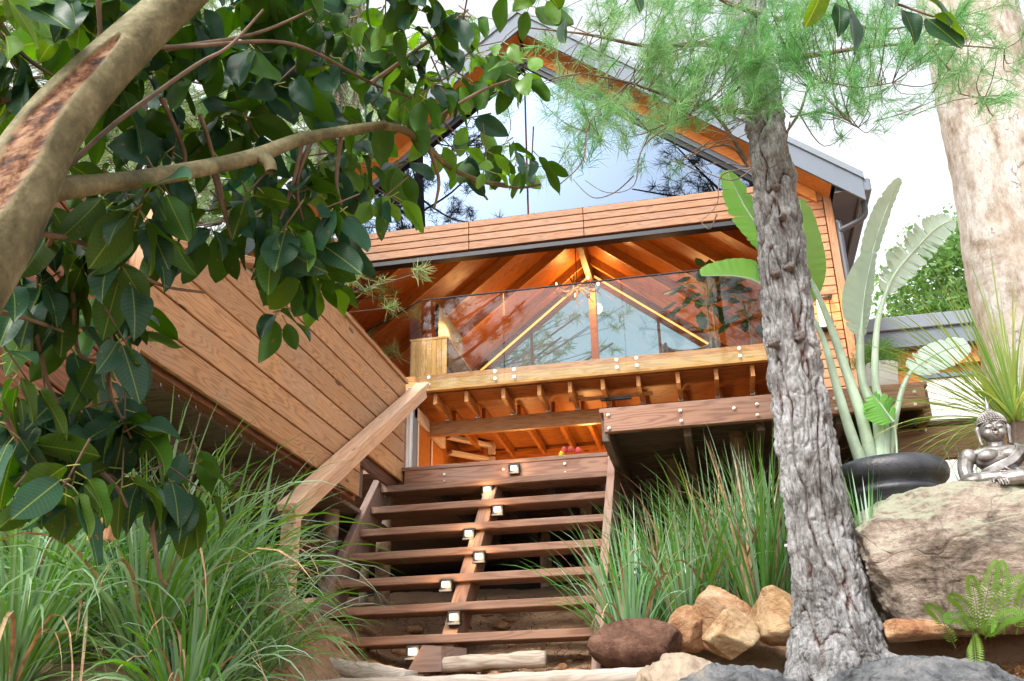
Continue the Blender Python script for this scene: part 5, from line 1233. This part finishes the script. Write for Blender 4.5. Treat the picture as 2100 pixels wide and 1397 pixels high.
# hands with fingers
ell((-.040,-.132,.034),(.024,.020,.011))
for i,(dx,L) in enumerate([(-.018,.026),(-.006,.031),(.006,.033),(.017,.029)]): limb([(-.038+dx*.8,-.142,.036),(-.030+dx,-.155,.026),(-.026+dx,-.160,.026-L*.8)],[.0058,.0052,.0040],3,8)
limb([(-.058,-.130,.036),(-.066,-.142,.028),(-.064,-.150,.016)],[.0065,.0055,.004],3,8)
ell((.012,-.118,.066),(.028,.020,.010))
for i in range(4): limb([(-.006,-.108-.009*i,.068),(-.026,-.110-.009*i,.069),(-.040+.003*i,-.112-.008*i,.074)],[.0056,.005,.004],3,8)
limb([(.010,-.132,.070),(.0,-.138,.080),(-.010,-.134,.088)],[.006,.005,.004],3,8)
# head
H=(0,-.004,.300)
ell((0,0,.302),(.058,.062,.066)); ell((0,-.018,.268),(.044,.044,.036)); ell((0,-.040,.252),(.020,.016,.013)); ell((0,.004,.345),(.050,.052,.032)); ell((0,.006,.372),(.030,.030,.022))
for s in (-1,1):
    ell((s*.027,-.040,.272),(.022,.020,.022)); 
    limb([(s*.006,-.0600,.311),(s*.020,-.0618,.320),(s*.036,-.0535,.318),(s*.047,-.040,.306)],[.0022,.0026,.0024,.0016],5,8)
    ell((s*.024,-.0500,.301),(.0150,.0100,.0085)); limb([(s*.010,-.0585,.2985),(s*.024,-.0612,.2955),(s*.038,-.0520,.2985)],[.0014,.0020,.0012],5,8)
    ell((s*.0085,-.0640,.283),(.0058,.0060,.0048))
    limb([(s*.060,.0,.318),(s*.066,.0,.300),(s*.063,-.002,.270),(s*.060,-.004,.238),(s*.056,-.004,.226)],[.009,.013,.009,.009,.010],5,10)
limb([(0,-.057,.312),(0,-.0655,.296),(0,-.0735,.2845)],[.0048,.0056,.0066],5,10)
limb([(-.0185,-.0540,.2690),(-.009,-.0615,.2718),(0,-.0625,.2705),(.009,-.0615,.2718),(.0185,-.0540,.2690)],[.001,.0034,.0034,.0034,.001],4,8)
limb([(-.0150,-.0550,.2655),(0,-.0625,.2625),(.0150,-.0550,.2655)],[.001,.0046,.001],4,8)
ell((0,-.0605,.326),(.0028,.0028,.0028),None,2)
# robe folds from the shoulder across the chest
for i in range(8):
    u=i/7
    limb([(.080+.035*u,.00,.222-.014*u),(.075+.03*u,-.048,.190-.01*u),(.030+.02*u,-.070,.145-.022*u),(-.035,-.073,.118-.034*u),(-.085+.01*u,-.055,.098-.034*u),(-.102,-.010,.09-.03*u)],[.0055,.005,.005,.005,.0045,.004],5,8)
bmS.normal_update(); me=bpy.data.meshes.new('tmp'); bmS.to_mesh(me); bmS.free(); ob=bpy.data.objects.new('tmp',me); COL.objects.link(ob)
md=ob.modifiers.new('r','REMESH'); md.mode='VOXEL'; md.voxel_size=.0022; md.use_smooth_shade=True
m2=ob.modifiers.new('s','SMOOTH'); m2.iterations=2; m2.factor=.4
dg=bpy.context.evaluated_depsgraph_get(); me2=bpy.data.meshes.new_from_object(ob.evaluated_get(dg)); bpy.data.objects.remove(ob); me2.name='body'; me2.materials.clear(); me2.materials.append(M_SIL)
RM=Matrix.Translation(ST)@Matrix.Rotation(-.10,4,'Z')@Matrix.Scale(.98,4)
obj('body',me2,sta,mw=RM)
hb_=MB(); rr2=random.Random(2)
for row in range(9):
    ph=.02+row*.165; z=.326+ .058*math.sin(ph); rad=.060*math.cos(ph)+.002; nn_=max(6,int(2*PI*rad/.0115))
    if row>6: z=.372+.018*(row-6)/2; 
    for j in range(nn_):
        a=2*PI*(j+.5*(row%2))/nn_; c=np.array([rad*math.cos(a),.006+rad*1.06*math.sin(a),z-( .010 if math.sin(a)>0 else 0)]); v,f=rock_np((.0062,.0062,.0056),3,sub=1,amp=0,cuts=0); hb_.add(v+c,f)
for row in range(3):
    for j in range(16):
        a=PI*j/15; c=np.array([.061*math.cos(a),.006+.064*math.sin(a),.315-row*.011]); v,f=rock_np((.0062,.0062,.0056),3,sub=1,amp=0,cuts=0); hb_.add(v+c,f)
o=hb_.build('hair_curls',M_SIL,None,True,loc=(0,0,0)); me3=o.data; bpy.data.objects.remove(o); obj('hair_curls',me3,sta,mw=RM)
v,f=tube_np([(0,.006,.378),(0,.006,.392),(0,.006,.398),(0,.006,.415),(0,.006,.432),(0,.006,.462)],[.020,.017,.013,.0095,.006,.0012],14); obj('topknot_spire',mesh_np('topknot_spire',v,f,M_SIL,True),sta,mw=RM)
